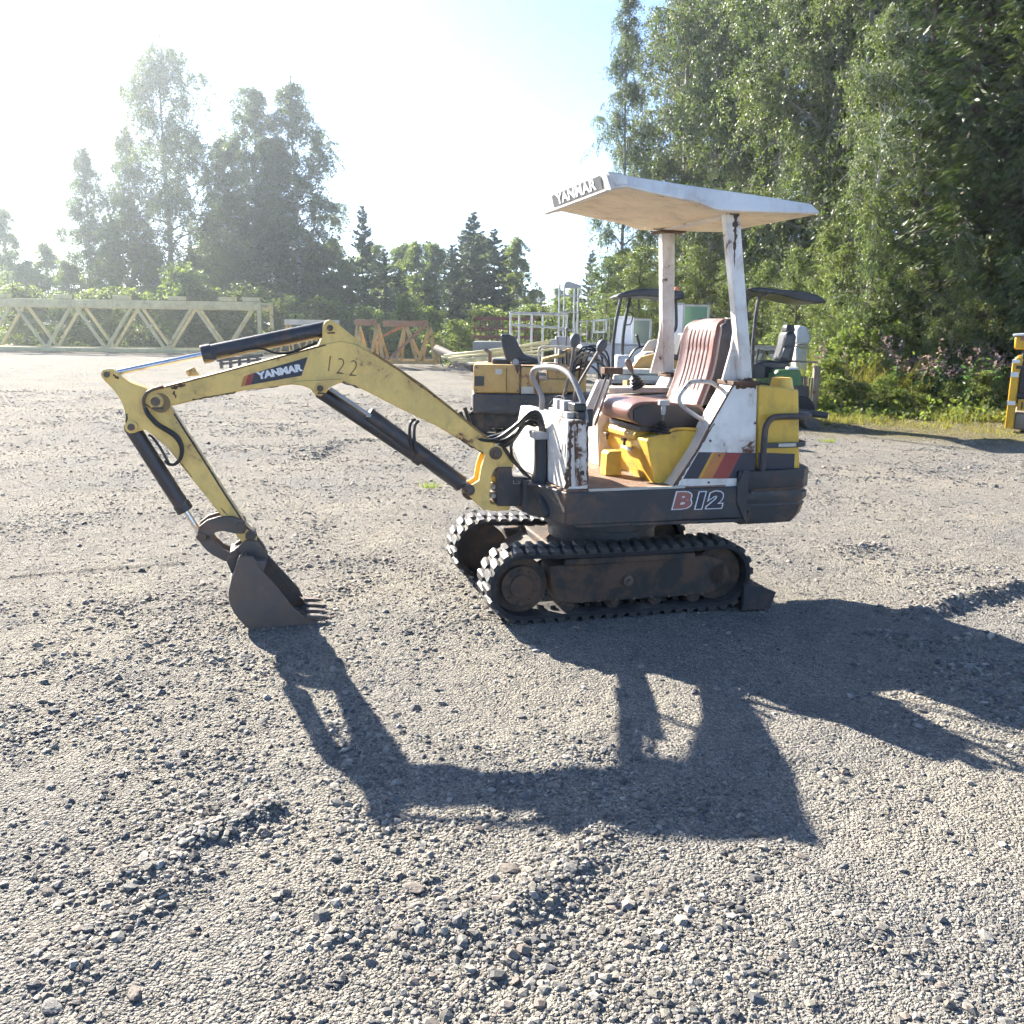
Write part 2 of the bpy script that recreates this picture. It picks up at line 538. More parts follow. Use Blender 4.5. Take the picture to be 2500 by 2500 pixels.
def ground_material():
    m, t, out = nmat('gravel_ground')
    pos = t.nodes.new('ShaderNodeNewGeometry').outputs['Position']
    big = noise(t, pos, .8, 5, .55, .6)
    mid = noise(t, pos, 6, 6, .62)
    fin = noise(t, pos, 45, 4, .6)
    v1 = t.nodes.new('ShaderNodeTexVoronoi')
    v1.inputs['Scale'].default_value = 190
    v1.inputs['Randomness'].default_value = 1
    t.links.new(pos, v1.inputs['Vector'])
    v2 = t.nodes.new('ShaderNodeTexVoronoi')
    v2.inputs['Scale'].default_value = 85
    t.links.new(pos, v2.inputs['Vector'])
    v3 = t.nodes.new('ShaderNodeTexVoronoi')
    v3.inputs['Scale'].default_value = 22
    t.links.new(pos, v3.inputs['Vector'])
    sand, grey = (.252, .234, .202), (.200, .193, .182)
    c = mix(t, ramp(t, big, .36, .64), grey, sand)
    c = mix(t, math_(t, 'MULTIPLY', ramp(t, mid, .48, .72), .5), c, (.125, .122, .118))
    # every pebble its own tone
    sepc = t.nodes.new('ShaderNodeSeparateColor')
    t.links.new(v1.outputs['Color'], sepc.inputs[0])
    pt = ramp(t, sepc.outputs[0], 0, 1, (.50, .50, .50, 1), (1.5, 1.48, 1.44, 1))
    c = mix(t, .8, c, mix(t, 1, c, pt, 'MULTIPLY'))
    sep2 = t.nodes.new('ShaderNodeSeparateColor')
    t.links.new(v2.outputs['Color'], sep2.inputs[0])
    pt2 = ramp(t, sep2.outputs[1], 0, 1, (.72, .73, .75, 1), (1.25, 1.24, 1.2, 1))
    c = mix(t, .7, c, mix(t, 1, c, pt2, 'MULTIPLY'))
    # grass and dry litter beyond the yard, right and far back
    sx = t.nodes.new('ShaderNodeSeparateXYZ')
    t.links.new(pos, sx.inputs[0])
    edge = math_(t, 'ADD', math_(t, 'SUBTRACT', sx.outputs[1], math_(t, 'MULTIPLY', sx.outputs[0], -.55)), math_(t, 'MULTIPLY', noise(t, pos, .9, 4), 3.2))
    gr = ramp(t, math_(t, 'DIVIDE', edge, 40.0), .425, .475)
    right = ramp(t, math_(t, 'DIVIDE', sx.outputs[0], 10.0), .28, .42)
    gr = math_(t, 'MULTIPLY', gr, right)
    far = ramp(t, math_(t, 'DIVIDE', math_(t, 'ADD', sx.outputs[1], math_(t, 'MULTIPLY', noise(t, pos, .5, 3), 4.0)), 60.0), .74, .80)
    gr = math_(t, 'MAXIMUM', gr, far)
    patch = ramp(t, noise(t, pos, 2.2, 6, .65), .38, .62)
    gcol = mix(t, patch, (.155, .125, .062), (.085, .10, .03))
    gcol = mix(t, ramp(t, noise(t, pos, 20, 4), .4, .7), gcol, (.19, .155, .08))
    c = mix(t, math_(t, 'MULTIPLY', gr, .92), c, gcol)
    p = t.nodes.new('ShaderNodeBsdfPrincipled')
    t.links.new(c, p.inputs['Base Color'])
    p.inputs['Roughness'].default_value = .95
    p.inputs['Specular IOR Level'].default_value = .08
    hgt = math_(t, 'ADD', math_(t, 'MULTIPLY', v1.outputs['Distance'], -.45), math_(t, 'MULTIPLY', v2.outputs['Distance'], -1.0))
    hgt = math_(t, 'ADD', hgt, math_(t, 'MULTIPLY', fin, .5))
    hgt = math_(t, 'ADD', hgt, math_(t, 'MULTIPLY', math_(t, 'MULTIPLY', v3.outputs['Distance'], mid), -1.6))
    lump = t.nodes.new('ShaderNodeBump')
    lump.inputs['Strength'].default_value = .35
    lump.inputs['Distance'].default_value = .08
    t.links.new(mid, lump.inputs['Height'])
    fb_ = t.nodes.new('ShaderNodeBump')
    fb_.inputs['Strength'].default_value = .95
    fb_.inputs['Distance'].default_value = .013
    t.links.new(hgt, fb_.inputs['Height'])
    t.links.new(lump.outputs[0], fb_.inputs['Normal'])
    t.links.new(fb_.outputs[0], p.inputs['Normal'])
    t.links.new(p.outputs[0], out.inputs[0])
    return m

def build_ground():
    st = .021
    xs = list(np.arange(-3.6, 4.0, st))
    xs = grow(-3.6, -420, st, 1.09)[::-1] + xs + grow(xs[-1], 420, st, 1.09)
    ys = list(np.arange(1.1, 7.4, st))
    ys = grow(1.1, -200, st, 1.25)[::-1] + ys + grow(ys[-1], 500, st, 1.035)
    xs, ys = np.array(xs), np.array(ys)
    X, Y = np.meshgrid(xs, ys)
    Z = height(X, Y)
    nx, ny = len(xs), len(ys)
    verts = np.stack([X.ravel(), Y.ravel(), Z.ravel()], 1)
    i = (np.arange(ny - 1)[:, None] * nx + np.arange(nx - 1)[None, :]).ravel()
    faces = np.stack([i, i + 1, i + nx + 1, i + nx], 1)
    g = arrays_mesh('ground', verts, faces, ground_material(), smooth=True)
    tag(g, 'grey beige gravel yard with sandy patches, turning to grass at its edge', kind='structure')
    return g
GROUND = build_ground()

def stone_material():
    m, t, out = nmat('stone')
    at = t.nodes.new('ShaderNodeAttribute')
    at.attribute_name = 'tone'
    pos = t.nodes.new('ShaderNodeNewGeometry').outputs['Position']
    c = mix(t, ramp(t, noise(t, pos, 120, 4), .3, .7), at.outputs['Color'], mix(t, 1, at.outputs['Color'], (.7, .7, .7), 'MULTIPLY'))
    p = t.nodes.new('ShaderNodeBsdfPrincipled')
    t.links.new(c, p.inputs['Base Color'])
    p.inputs['Roughness'].default_value = .8
    p.inputs['Specular IOR Level'].default_value = .35
    t.links.new(bump(t, noise(t, pos, 260, 3), .4, .003), p.inputs['Normal'])
    t.links.new(p.outputs[0], out.inputs[0])
    return m
STONE = stone_material()

def ico():
    p = (1 + 5 ** .5) / 2
    v = np.array([(-1, p, 0), (1, p, 0), (-1, -p, 0), (1, -p, 0), (0, -1, p), (0, 1, p), (0, -1, -p), (0, 1, -p), (p, 0, -1), (p, 0, 1), (-p, 0, -1), (-p, 0, 1)], float)
    v /= np.linalg.norm(v[0])
    f = np.array([(0, 11, 5), (0, 5, 1), (0, 1, 7), (0, 7, 10), (0, 10, 11), (1, 5, 9), (5, 11, 4), (11, 10, 2), (10, 7, 6), (7, 1, 8), (3, 9, 4), (3, 4, 2), (3, 2, 6), (3, 6, 8), (3, 8, 9), (4, 9, 5), (2, 4, 11), (6, 2, 10), (8, 6, 7), (9, 8, 1)])
    return v, f

TONES = np.array([(.40, .38, .34), (.31, .30, .29), (.22, .22, .225), (.46, .43, .37), (.36, .31, .27), (.28, .265, .24), (.17, .17, .175), (.52, .50, .46)]) * np.array([.62, .61, .59])

def build_gravel():
    rng = np.random.default_rng(4)
    n = 640000
    y = 1.1 + rng.random(n) ** 2.0 * 19
    x = (rng.random(n) - .5) * 2 * (.66 * y + 1.7) + .05
    d = fbm(x, y, 1.1, 4, 31)
    d2 = fbm(x, y, 5.0, 3, 41)
    coarse = np.clip((d - .45) * 6.0, 0, 1) * np.clip((d2 - .28) * 2.4, .08, 1)
    keep = rng.random(n) < .15 + .55 * coarse
    b = np.zeros(n)
    for pl, wd, ht in BERMS:
        for (ax, ay), (bx, by) in zip(pl[:-1], pl[1:]):
            dx, dy = bx - ax, by - ay
            tt = np.clip(((x - ax) * dx + (y - ay) * dy) / (dx * dx + dy * dy), 0, 1)
            b = np.maximum(b, np.exp(-((np.hypot(x - ax - tt * dx, y - ay - tt * dy)) / (wd * 1.2)) ** 2) * min(1, ht / .03))
    keep |= rng.random(n) < b * .8
    x, y, b, coarse = x[keep], y[keep], b[keep], coarse[keep]
    n = len(x)
    r = np.exp(rng.normal(np.log(.0034), .50, n)) * (1 + .6 * b + .30 * coarse) * (1 + .05 * y)
    r = np.clip(r, .0018, .016 + .0012 * y)
    sc = r[:, None] * np.stack([.85 + .7 * rng.random(n), .75 + .5 * rng.random(n), .5 + .4 * rng.random(n)], 1)
    rot = np.stack([(rng.random(n) - .5) * .8, (rng.random(n) - .5) * .8, rng.random(n) * 6.283], 1)
    z = height(x, y) + r * .12
    me = bpy.data.meshes.new('gravel')
    me.vertices.add(n)
    me.vertices.foreach_set('co', np.stack([x, y, z], 1).astype(np.float32).ravel())
    me.attributes.new('scl', 'FLOAT_VECTOR', 'POINT').data.foreach_set('vector', sc.astype(np.float32).ravel())
    me.attributes.new('rot', 'FLOAT_VECTOR', 'POINT').data.foreach_set('vector', rot.astype(np.float32).ravel())
    col = np.ones((n, 4), np.float32)
    col[:, :3] = TONES[rng.integers(0, len(TONES), n)] * (.75 + .5 * rng.random((n, 1)))
    me.attributes.new('tone', 'FLOAT_COLOR', 'POINT').data.foreach_set('color', col.ravel())
    o = bpy.data.objects.new('gravel', me)
    COL.objects.link(o)
    ng = bpy.data.node_groups.new('gravel', 'GeometryNodeTree')
    ng.interface.new_socket('Geometry', in_out='INPUT', socket_type='NodeSocketGeometry')
    ng.interface.new_socket('Geometry', in_out='OUTPUT', socket_type='NodeSocketGeometry')
    gi, go = ng.nodes.new('NodeGroupInput'), ng.nodes.new('NodeGroupOutput')
    ic = ng.nodes.new('GeometryNodeMeshIcoSphere')
    ic.inputs['Subdivisions'].default_value = 1
    rv = ng.nodes.new('FunctionNodeRandomValue')
    rv.data_type = 'FLOAT_VECTOR'
    rv.inputs[0].default_value = (-.30, -.30, -.30)
    rv.inputs[1].default_value = (.30, .30, .30)
    sp = ng.nodes.new('GeometryNodeSetPosition')
    sm = ng.nodes.new('GeometryNodeSetMaterial')
    gm = STONE.copy()
    gm.name = 'gravel_stone'
    for nd in gm.node_tree.nodes:
        if nd.type == 'ATTRIBUTE':
            nd.attribute_type = 'INSTANCER'
    sm.inputs['Material'].default_value = gm
    me.materials.append(gm)
    ip = ng.nodes.new('GeometryNodeInstanceOnPoints')
    def attr(nm):
        a_ = ng.nodes.new('GeometryNodeInputNamedAttribute')
        a_.data_type = 'FLOAT_VECTOR'
        a_.inputs[0].default_value = nm
        return a_.outputs[0]
    lk = ng.links.new
    lk(ic.outputs['Mesh'], sp.inputs['Geometry'])
    lk(rv.outputs[0], sp.inputs['Offset'])
    lk(sp.outputs[0], sm.inputs['Geometry'])
    lk(gi.outputs[0], ip.inputs['Points'])
    lk(sm.outputs[0], ip.inputs['Instance'])
    lk(attr('rot'), ip.inputs['Rotation'])
    lk(attr('scl'), ip.inputs['Scale'])
    lk(ip.outputs[0], go.inputs[0])
    o.modifiers.new('scatter', 'NODES').node_group = ng
    tag(o, 'loose crushed stones of many greys scattered thickly over the yard', 'gravel', kind='stuff')
    print('gravel stones', n)
build_gravel()

def rock(x, y, r, rng):
    """broken stone: a ball cut by random planes"""
    v, f = ico()
    v = [Vector(p) for p in v]
    f = [tuple(int(i) for i in q) for q in f]
    for _ in range(2):
        mid, nf = {}, []
        def m(a, b):
            k = (min(a, b), max(a, b))
            if k not in mid:
                v.append((v[a] + v[b]).normalized())
                mid[k] = len(v) - 1
            return mid[k]
        for a, b, c in f:
            ab, bc, ca = m(a, b), m(b, c), m(c, a)
            nf += [(a, ab, ca), (b, bc, ab), (c, ca, bc), (ab, bc, ca)]
        f = nf
    pl = rng.normal(size=(11, 3))
    pl /= np.linalg.norm(pl, axis=1, keepdims=True)
    d = .62 + .33 * rng.random(11)
    V = np.array([tuple(p) for p in v])
    dot = V @ pl.T
    rad = np.min(np.where(dot > .05, d / np.maximum(dot, .05), 9), axis=1)
    rad = np.minimum(rad, 1.15) * (1 + .04 * rng.normal(size=len(V)))
    V = V * rad[:, None] * r * np.array([1.25, .85, .42])
    a = rng.random() * 6.28
    V = np.stack([V[:, 0] * math.cos(a) - V[:, 1] * math.sin(a), V[:, 0] * math.sin(a) + V[:, 1] * math.cos(a), V[:, 2]], 1)
    o = arrays_mesh('stone', V, np.array(f), STONE)
    o.location = (x, y, float(height(np.array([x]), np.array([y]))[0]) + r * .10)
    tone = TONES[rng.integers(0, 6)] * (.8 + .5 * rng.random())
    col = np.ones((len(V), 4), np.float32)
    col[:, :3] = tone
    o.data.attributes.new('tone', 'FLOAT_COLOR', 'POINT').data.foreach_set('color', col.ravel())
    return o

def build_big_stones():
    rng = np.random.default_rng(9)
    spots = [  # ground x, y, radius, label
        ((-0.255,2.283), .038, 'flat grey stone casting a short shadow, below the boom shadow'),
        ((0.009,2.389), .040, 'rounded pale stone with a long shadow, right of centre foreground'),
        ((-0.573,2.829), .032, 'brownish rounded stone just below the corner of the boom shadow'),
        ((-1.006,1.792), .036, 'pale flat stone in the bottom left corner of the yard'),
        ((-0.843,1.84), .030, 'flat grey stone near the bottom left edge'),
        ((-1.144,3.102), .026, 'small dark stone alone left of the dipper arm shadow'),
        ((-0.956,3.341), .026, 'dark lump of stone lying right beside the arm shadow slot'),
        ((-0.244,2.283), .020, 'little stone tucked against the flat grey stone'),
        ((-0.172,2.229), .027, 'angular whitish stone in the gravel ridge at the centre'),
        ((-0.234,2.191), .034, 'pale block of stone at the foot of the central gravel ridge'),
        ((2.061,3.701), .045, 'long pale stone lying inside the canopy shadow at right'),
        ((-1.678,4.597), .034, 'dark clod of earth left of the bucket, upper one'),
        ((-1.668,4.598), .022, 'crumb of earth touching the dark clod left of the bucket'),
        ((-0.667,3.24), .026, 'pale stone on the right edge of the dipper arm shadow'),
        ((0.97,2.404), .020, 'small bright stone on the lower right gravel'),
        ((-0.284,2.072), .030, 'smooth grey stone half sunk in sand in the low foreground'),
    ]
    for (gx, gy), r, lab in spots:
        o = rock(gx, gy, r * .62, rng)
        tag(o, lab, 'stone', 'larger loose stones on the yard')
build_big_stones()

# ================================================================== the white and yellow mini excavator
# local frame: x forward (towards the bucket), y towards its left side, z up
EX = thing('mini_excavator', 'yellow and white mini excavator with flat canopy, number 122 and lettering on its boom', 'excavator', (0.427, 5.078, 0), math.pi + R(15.5))

def P(name, mat, parent=None, bevel=0.0, sharp=35, **kw):
    mb = MB()
    mb._fin = lambda: mb.build(name, mat, parent or EX, bevel, sharp, **kw)
    return mb

def rust_strip(a, b, wd, parent, side, seed, taper=0):
    """ragged patch where the paint has flaked off, lying on a side face between a and b"""
    rng = random.Random(seed * 31 + 7)
    a, b = Vector(a), Vector(b)
    d = (b - a)
    n = Vector((0, 1, 0))
    w_ = d.normalized().cross(n)
    k = max(8, int(d.length / .012))
    left, right = [], []
    for i in range(k + 1):
        t = i / k
        p = a + d * t
        env = (1 - t) ** .7 if taper else 1
        left.append(p + w_ * wd * env * (.15 + .5 * rng.random() ** 1.6))
        right.append(p - w_ * wd * env * (.10 + .55 * rng.random() ** 1.6))
    m = MB()
    pts = left + right[::-1]
    y = a.y + side * .0008
    m.add([(p.x, y, p.z) for p in pts], [(i, i + 1, 2 * k - i, 2 * k + 1 - i) for i in range(k)])
    return m.build('rust_patch', RUST, parent)

# ---------------------------------------------------------------- crawler tracks
def racetrack(r, x0=-.575, x1=.52, zc=.213, n=14):
    pts = []
    for k in range(n + 1):
        a = -math.pi / 2 + math.pi * k / n
        pts.append((x1 + r * math.cos(a), zc + r * math.sin(a)))
    # slight sag of the upper run between the wheels
    for k in range(1, 6):
        t = k / 6
        pts.append((x1 + (x0 - x1) * t, zc + r - .012 * math.sin(math.pi * t)))
    for k in range(n + 1):
        a = math.pi / 2 + math.pi * k / n
        pts.append((x0 + r * math.cos(a), zc + r * math.sin(a)))
    return pts

def lug_mesh():
    mb = MB()
    # trapezoid bar with a kinked outer end, as moulded into rubber tracks
    def ring(z, k):
        return [(-.030 * k, -.058, z), (.012 * k, -.058, z), (.026 * k, -.012, z), (.028 * k, .056 * (1 if k == 1 else .94), z), (-.012 * k, .056 * (1 if k == 1 else .94), z), (-.026 * k, 0.0, z)]
    mb.loft([ring(-.004, 1), ring(.007, .95), ring(.016, .68)])
    me = bpy.data.meshes.new('track_lug')
    me.from_pydata(mb.v, [], mb.f)
    me.materials.append(LUGM)
    me.update()
    return me
LUG = lug_mesh()

def walk(pts, n):
    P_ = [Vector((a, 0, b)) for a, b in pts]
    P_.append(P_[0])
    ln = [0]
    for a, b in zip(P_[:-1], P_[1:]):
        ln.append(ln[-1] + (b - a).length)
    out = []
    for k in range(n):
        s = ln[-1] * k / n
        i = max(j for j in range(len(ln) - 1) if ln[j] <= s)
        t = (s - ln[i]) / (ln[i + 1] - ln[i])
        out.append((P_[i].lerp(P_[i + 1], t), (P_[i + 1] - P_[i]).normalized()))
    return out

def track(yc, side):
    belt = MB()
    outer, inner = racetrack(.172), racetrack(.149)
    n = len(outer)
    # the belt's edges are scalloped between the lugs
    rings = []
    for pts, yy in ((outer, -.112), (outer, .112), (inner, .112), (inner, -.112), (outer, -.112)):
        rings.append([(p[0], yc + yy, p[1]) for p in pts])
    belt.loft(rings, False)
    b = belt.build('crawler_track', RUB, EX, sharp=40)
    m = 50
    for row, (yy, flip, off) in enumerate(((.056, 0, 0.0), (-.056, math.pi, .5))):
        ps = walk(racetrack(.172, n=20), m * 2)
        for k in range(m):
            p, tg = ps[(2 * k + (1 if off else 0)) % (2 * m)]
            nrm = Vector((tg.z, 0, -tg.x))
            o = bpy.data.objects.new('track_lug', LUG)
            COL.objects.link(o)
            o.parent = b
            mt = Matrix.Identity(4)
            yv = nrm.cross(tg)
            xv = tg
            if flip:
                xv, yv = -tg, -yv
            for i, a in enumerate((xv, yv, nrm)):
                mt[0][i], mt[1][i], mt[2][i] = a
            mt[0][3], mt[1][3], mt[2][3] = p.x, yc + yy, p.z
            o.matrix_local = mt
    # inner drive teeth, seen against the light between belt and rollers
    td = MB()
    for p, tg in walk(racetrack(.149, n=20), m):
        nrm = Vector((-tg.z, 0, tg.x))
        mt = frame((p.x, yc, p.z), tg, (0, 1, 0))
        td.box((-.014, -.025, -.003), (.014, .025, .020), frame((p.x, yc, p.z), tg, Vector((0, 1, 0)) if nrm.dot(tg.cross(Vector((0, 1, 0)))) > 0 else Vector((0, -1, 0))))
    td.build('drive_teeth', RUB, b)['kind'] = 'stuff'
    # wheels and frame
    s = side
    sp = MB()
    sp.disc_y((.52, .213), .144, yc - .05, yc + .05, 28)
    sp.disc_y((.52, .213), .105, yc + s * .05, yc + s * .078, 26)
    sp.disc_y((.52, .213), .062, yc + s * .078, yc + s * .088, 20)
    for k in range(9):
        a = 2 * math.pi * k / 9
        sp.disc_y((.52 + .082 * math.cos(a), .213 + .082 * math.sin(a)), .009, yc + s * .078, yc + s * .086, 6)
    sp.build('sprocket', UND, EX, .003)
    idl = MB()
    idl.disc_y((-.575, .213), .144, yc - .05, yc + .05, 28)
    idl.disc_y((-.575, .213), .06, yc + s * .05, yc + s * .085, 20)
    idl.build('idler_wheel', UND, EX, .003)
    fr = MB()
    y0, y1 = yc - s * .05, yc + s * .085
    fr.prism([(.38, .31), (-.50, .32), (-.60, .29), (-.62, .21), (-.60, .14), (-.52, .105), (.30, .105), (.335, .13), (.36, .19)], y0, y1)
    fr.build('track_frame', UND, EX, .008)
    bs = MB()
    bs.disc_y((-.05, .213), .028, y1, y1 + s * .02, 18)
    bs.disc_y((-.05, .213), .012, y1 + s * .02, y1 + s * .034, 6)
    bs.build('frame_boss', PIN, EX, .002)
    rail = MB()
    rail.box((-.42, min(y1, y1 + s * .018), .315), (.30, max(y1, y1 + s * .018), .345))
    rail.build('frame_rail', UND, EX, .003)
    for xx in (.27, .02, -.22, -.44):
        r_ = MB()
        r_.disc_y((xx, .105), .042, yc - .07, yc + .07, 18)
        r_.disc_y((xx, .105), .020, yc + s * .07, yc + s * .08, 12)
        r_.build('track_roller', UND, EX, .003)
    tr = MB()
    tr.disc_y((-.02, .325), .030, yc - .05, yc + .05, 16)
    tr.build('carrier_roller', UND, EX)
    for xx in np.linspace(.30, -.48, 9):
        q = MB()
        q.disc_y((float(xx), .115), .008, y1, y1 + s * .01, 6)
        q.build('bolt', PIN, EX)

track(.40, 1)
track(-.40, -1)

car = MB()
car.box((-.36, -.345, .20), (.30, .345, .36))
car.prism([(.30, .33), (.42, .27), (.42, .22), (.30, .20)], -.30, .30)
car.build('undercarriage_frame', UND, EX, .012)
ring = MB()
ring.tube([(-.08, 0, .355), (-.08, 0, .52)], .30, 32)
ring.tube([(-.08, 0, .43), (-.08, 0, .47)], .325, 32)
ring.build('slewing_ring', BLK, EX, .004)

# dozer blade behind the tracks
bl = MB()
bl.prism([(-.845, .0), (-.80, .0), (-.79, .06), (-.80, .115), (-.86, .125), (-.892, .10), (-.872, .05)], -.52, .52)
bl.build('dozer_blade', CYL, EX, .005)
wing = MB()
wing.prism([(-.70, .165), (-.80, .15), (-.895, .110), (-.862, .02), (-.70, .02)], .515, .54)
wing.build('blade_end_plate', CYL, EX, .003)
for s in (-1, 1):
    a = MB()
    a.prism([(-.34, .26), (-.80, .20), (-.80, .09), (-.34, .17)], s * .20 - .028, s * .20 + .028)
    a.build('blade_arm', BLK, EX, .005)
# ---------------------------------------------------------------- upper frame, deck and counterweight
deck = MB()
deck.plan([(.295, .47), (.33, .30), (.40, .17), (.40, -.17), (.33, -.30), (.295, -.47), (-.72, -.47), (-.72, .47)], .512, .684)
deck_o = deck.build('deck_frame', BLK, EX, .008)
skirt = MB()
skirt.prism([(.255, .515), (-.70, .508), (-.70, .490), (.23, .497)], .44, .466)
skirt.build('skirt_lip', BLK, deck_o, .003)
top = MB()
top.plan([(.29, .455), (.31, .30), (.31, -.45), (-.60, -.45), (-.60, .455)], .684, .692)
top.build('floor_plate', FLOORM, deck_o, .002)
tread = MB()
for i in range(34):
    for j in range(26):
        xx, yy = .26 - i * .0145, .445 - j * .026 + (.013 if i % 2 else 0)
        if yy < -.22:
            continue
        a = .7 if (i + j) % 2 else -.7
        c, s_ = math.cos(a), math.sin(a)
        l, wd = .0085, .0026
        tread.add([(xx + l * c, yy + l * s_, .6918), (xx - wd * s_, yy + wd * c, .6945), (xx - l * c, yy - l * s_, .6918), (xx + wd * s_, yy - wd * c, .6945)], [(0, 1, 2, 3)])
tr_o = tread.build('tread_pattern', FLOORM, deck_o)
tr_o['kind'] = 'stuff'
edge = MB()
edge.box((-.36, .452, .684), (.17, .468, .697))
edge.build('floor_edge_strip', CREAM, deck_o, .002)
cw = MB()
cwp = [(-.665, .472), (-1.06, .462), (-1.125, .40), (-1.185, .20), (-1.20, 0), (-1.185, -.20), (-1.125, -.40), (-1.06, -.462), (-.665, -.472)]
def cwring(k, z, cut=0.0):
    return [((-.665 - cut) if abs(p[0] + .665) < .001 else -.665 + (p[0] + .665) * k, p[1] * (1 - (1 - k) * .25), z) for p in cwp]
cw.loft([cwring(.86, .474, .03), cwring(.93, .512, .01), cwring(.965, .560), cwring(.985, .575), cwring(.955, .582), cwring(.955, .590), cwring(1, .600), cwring(1.0, .640), cwring(.96, .647), cwring(.96, .657), cwring(1.0, .664), cwring(1.0, .765)])
cw_o = cw.build('counterweight', BLK, EX, .006)
cut = MB()
cut.prism([(-.655, .69), (-.69, .77), (-.72, .77), (-.72, .48), (-.66, .60)], .470, .478)
cut.build('counterweight_flange', BLK, cw_o, .002)
for xx, zz in ((-.745, .650), (-.735, .545)):
    b = MB()
    b.disc_y((xx, zz), .009, .47, .479, 6)
    b.build('bolt', PIN, cw_o)
rs = MB()
rs.plan([(-.76, .4705), (-1.05, .4625), (-1.05, .4665), (-.76, .4745)], .660, .668)
rs.build('worn_edge', RUST, cw_o)

# B 12 lettering on the skirt
sidef = lambda x, y, z: frame((x, y, z), (-1, 0, 0), (0, 0, 1))
lettering('B', .112, WHITED, deck_o, sidef(-.338, .4706, .617), bold=.011, sx=1.5, shear=.16)
lettering('B', .112, PINK, deck_o, sidef(-.338, .4722, .617), bold=.006, sx=1.5, shear=.16)
lettering('12', .112, WHITED, deck_o, sidef(-.485, .4706, .613), bold=.011, sx=1.42, shear=.16, spacing=1.12)
lettering('12', .112, NAVY, deck_o, sidef(-.485, .4722, .613), bold=.006, sx=1.42, shear=.16, spacing=1.12)

# ---------------------------------------------------------------- swing post at the boom foot
sw = [(0.596,0.849), (0.581,0.871), (0.554,0.879), (0.522,0.865), (0.504,0.838), (0.458,0.787), (0.459,0.742), (0.552,0.751), (0.566,0.739), (0.581,0.708), (0.589,0.584), (0.58,0.563), (0.468,0.548), (0.479,0.521), (0.556,0.52), (0.62,0.529), (0.697,0.605), (0.728,0.642), (0.715,0.664), (0.675,0.671), (0.646,0.69), (0.633,0.765), (0.616,0.815)]
swo = None
for y0, y1 in ((.046, .07), (-.07, -.046)):
    mb = MB()
    mb.prism(sw, y0, y1)
    o = mb.build('swing_post_plate', YEL2 if y0 < 0 else YEL, EX, .004)
    swo = swo or o
web = MB()
web.prism([(0.622,0.681), (0.595,0.669), (0.589,0.568), (0.571,0.538), (0.479,0.53), (0.479,0.521), (0.571,0.525), (0.617,0.558)], -.046, .046)
web.build('swing_post_web', YEL, EX, .003)
for c, r in (((0.558,0.07,0.835), .034), ((0.701,0.07,0.641), .030)):
    p = MB()
    p.disc_y((c[0], c[2]), r, -.085, .084, 22)
    p.disc_y((c[0], c[2]), r * .55, .084, .094, 18)
    p.build('pin', PIN, EX, .003)
sb = MB()
sb.prism([(0.553,0.759), (0.472,0.761), (0.466,0.708), (0.333,0.695), (0.251,0.655), (0.169,0.618), (0.165,0.481), (0.247,0.466), (0.377,0.544), (0.55,0.55)], -.09, .09)
sb.plan([(.30, .20), (.42, .13), (.42, -.13), (.30, -.20)], .52, .69)
sb.build('swing_bracket', BLK, EX, .006)
for zc in (.735, .69, .648, .60):
    q = MB()
    q.box((.548, -.05, zc - .012), (.572, .05, zc + .012))
    q.build('swing_pin_bush', CREAM if zc != .69 else YEL2, EX, .003)
ml = MB()
for a, b in (((.462, .688), (.462, .670)), ((.462, .670), (.425, .670)), ((.425, .670), (.425, .680)), ((.425, .680), (.440, .680))):
    ml.tube([(a[0], .0915, a[1]), (b[0], .0915, b[1])], .0018, 6)
ml.build('weld_mark', GREYP, EX)

# ---------------------------------------------------------------- boom
boom = MB()
boom.prism([(2.29,1.122), (2.283,1.151), (2.259,1.176), (2.191,1.192), (2.027,1.234), (1.777,1.301), (1.535,1.368), (1.421,1.401), (1.351,1.414), (1.28,1.398), (1.2,1.354), (1.112,1.298), (0.951,1.19), (0.792,1.065), (0.669,0.965), (0.557,0.878), (0.521,0.847), (0.52,0.814), (0.551,0.797), (0.59,0.811), (0.691,0.872), (0.866,0.979), (1.074,1.08), (1.223,1.158), (1.305,1.199), (1.365,1.214), (1.446,1.218), (1.556,1.204), (1.639,1.194), (1.821,1.171), (2.032,1.128), (2.211,1.088), (2.254,1.083), (2.28,1.097)], -.065, .065)
boom_o = boom.build('boom', YEL, EX, .006, sharp=28)
# top flange lip that shows as a dark seam along the boom
lip = MB()
lip.tube([(1.2,0.066,1.359), (1.112,0.066,1.302), (0.951,0.066,1.195), (0.792,0.066,1.069), (0.669,0.066,0.969), (0.569,0.066,0.89)], .0055, 6)
lip.build('top_seam', STENCIL, boom_o)
lip = MB()
lip.tube([(2.187,0.066,1.188), (2.027,0.066,1.23), (1.777,0.066,1.298), (1.535,0.066,1.364), (1.431,0.066,1.393)], .004, 6)
lip.build('edge_seam', RUST, boom_o)
ear = MB()
ear.prism([(1.471,1.376), (1.445,1.428), (1.442,1.486), (1.427,1.508), (1.405,1.516), (1.378,1.505), (1.32,1.458), (1.22,1.382), (1.136,1.322), (1.157,1.297), (1.279,1.378), (1.36,1.393), (1.42,1.385)], -.05, .05)
ear.build('cylinder_bracket', YEL, boom_o, .004)
ear = MB()
ear.prism([(1.639,1.205), (1.566,1.217), (1.357,1.226), (1.35,1.21), (1.382,1.2), (1.415,1.186), (1.434,1.158), (1.462,1.141), (1.492,1.15), (1.509,1.176), (1.547,1.192)], -.072, .072)
ear.build('cylinder_bracket', YEL, boom_o, .004)
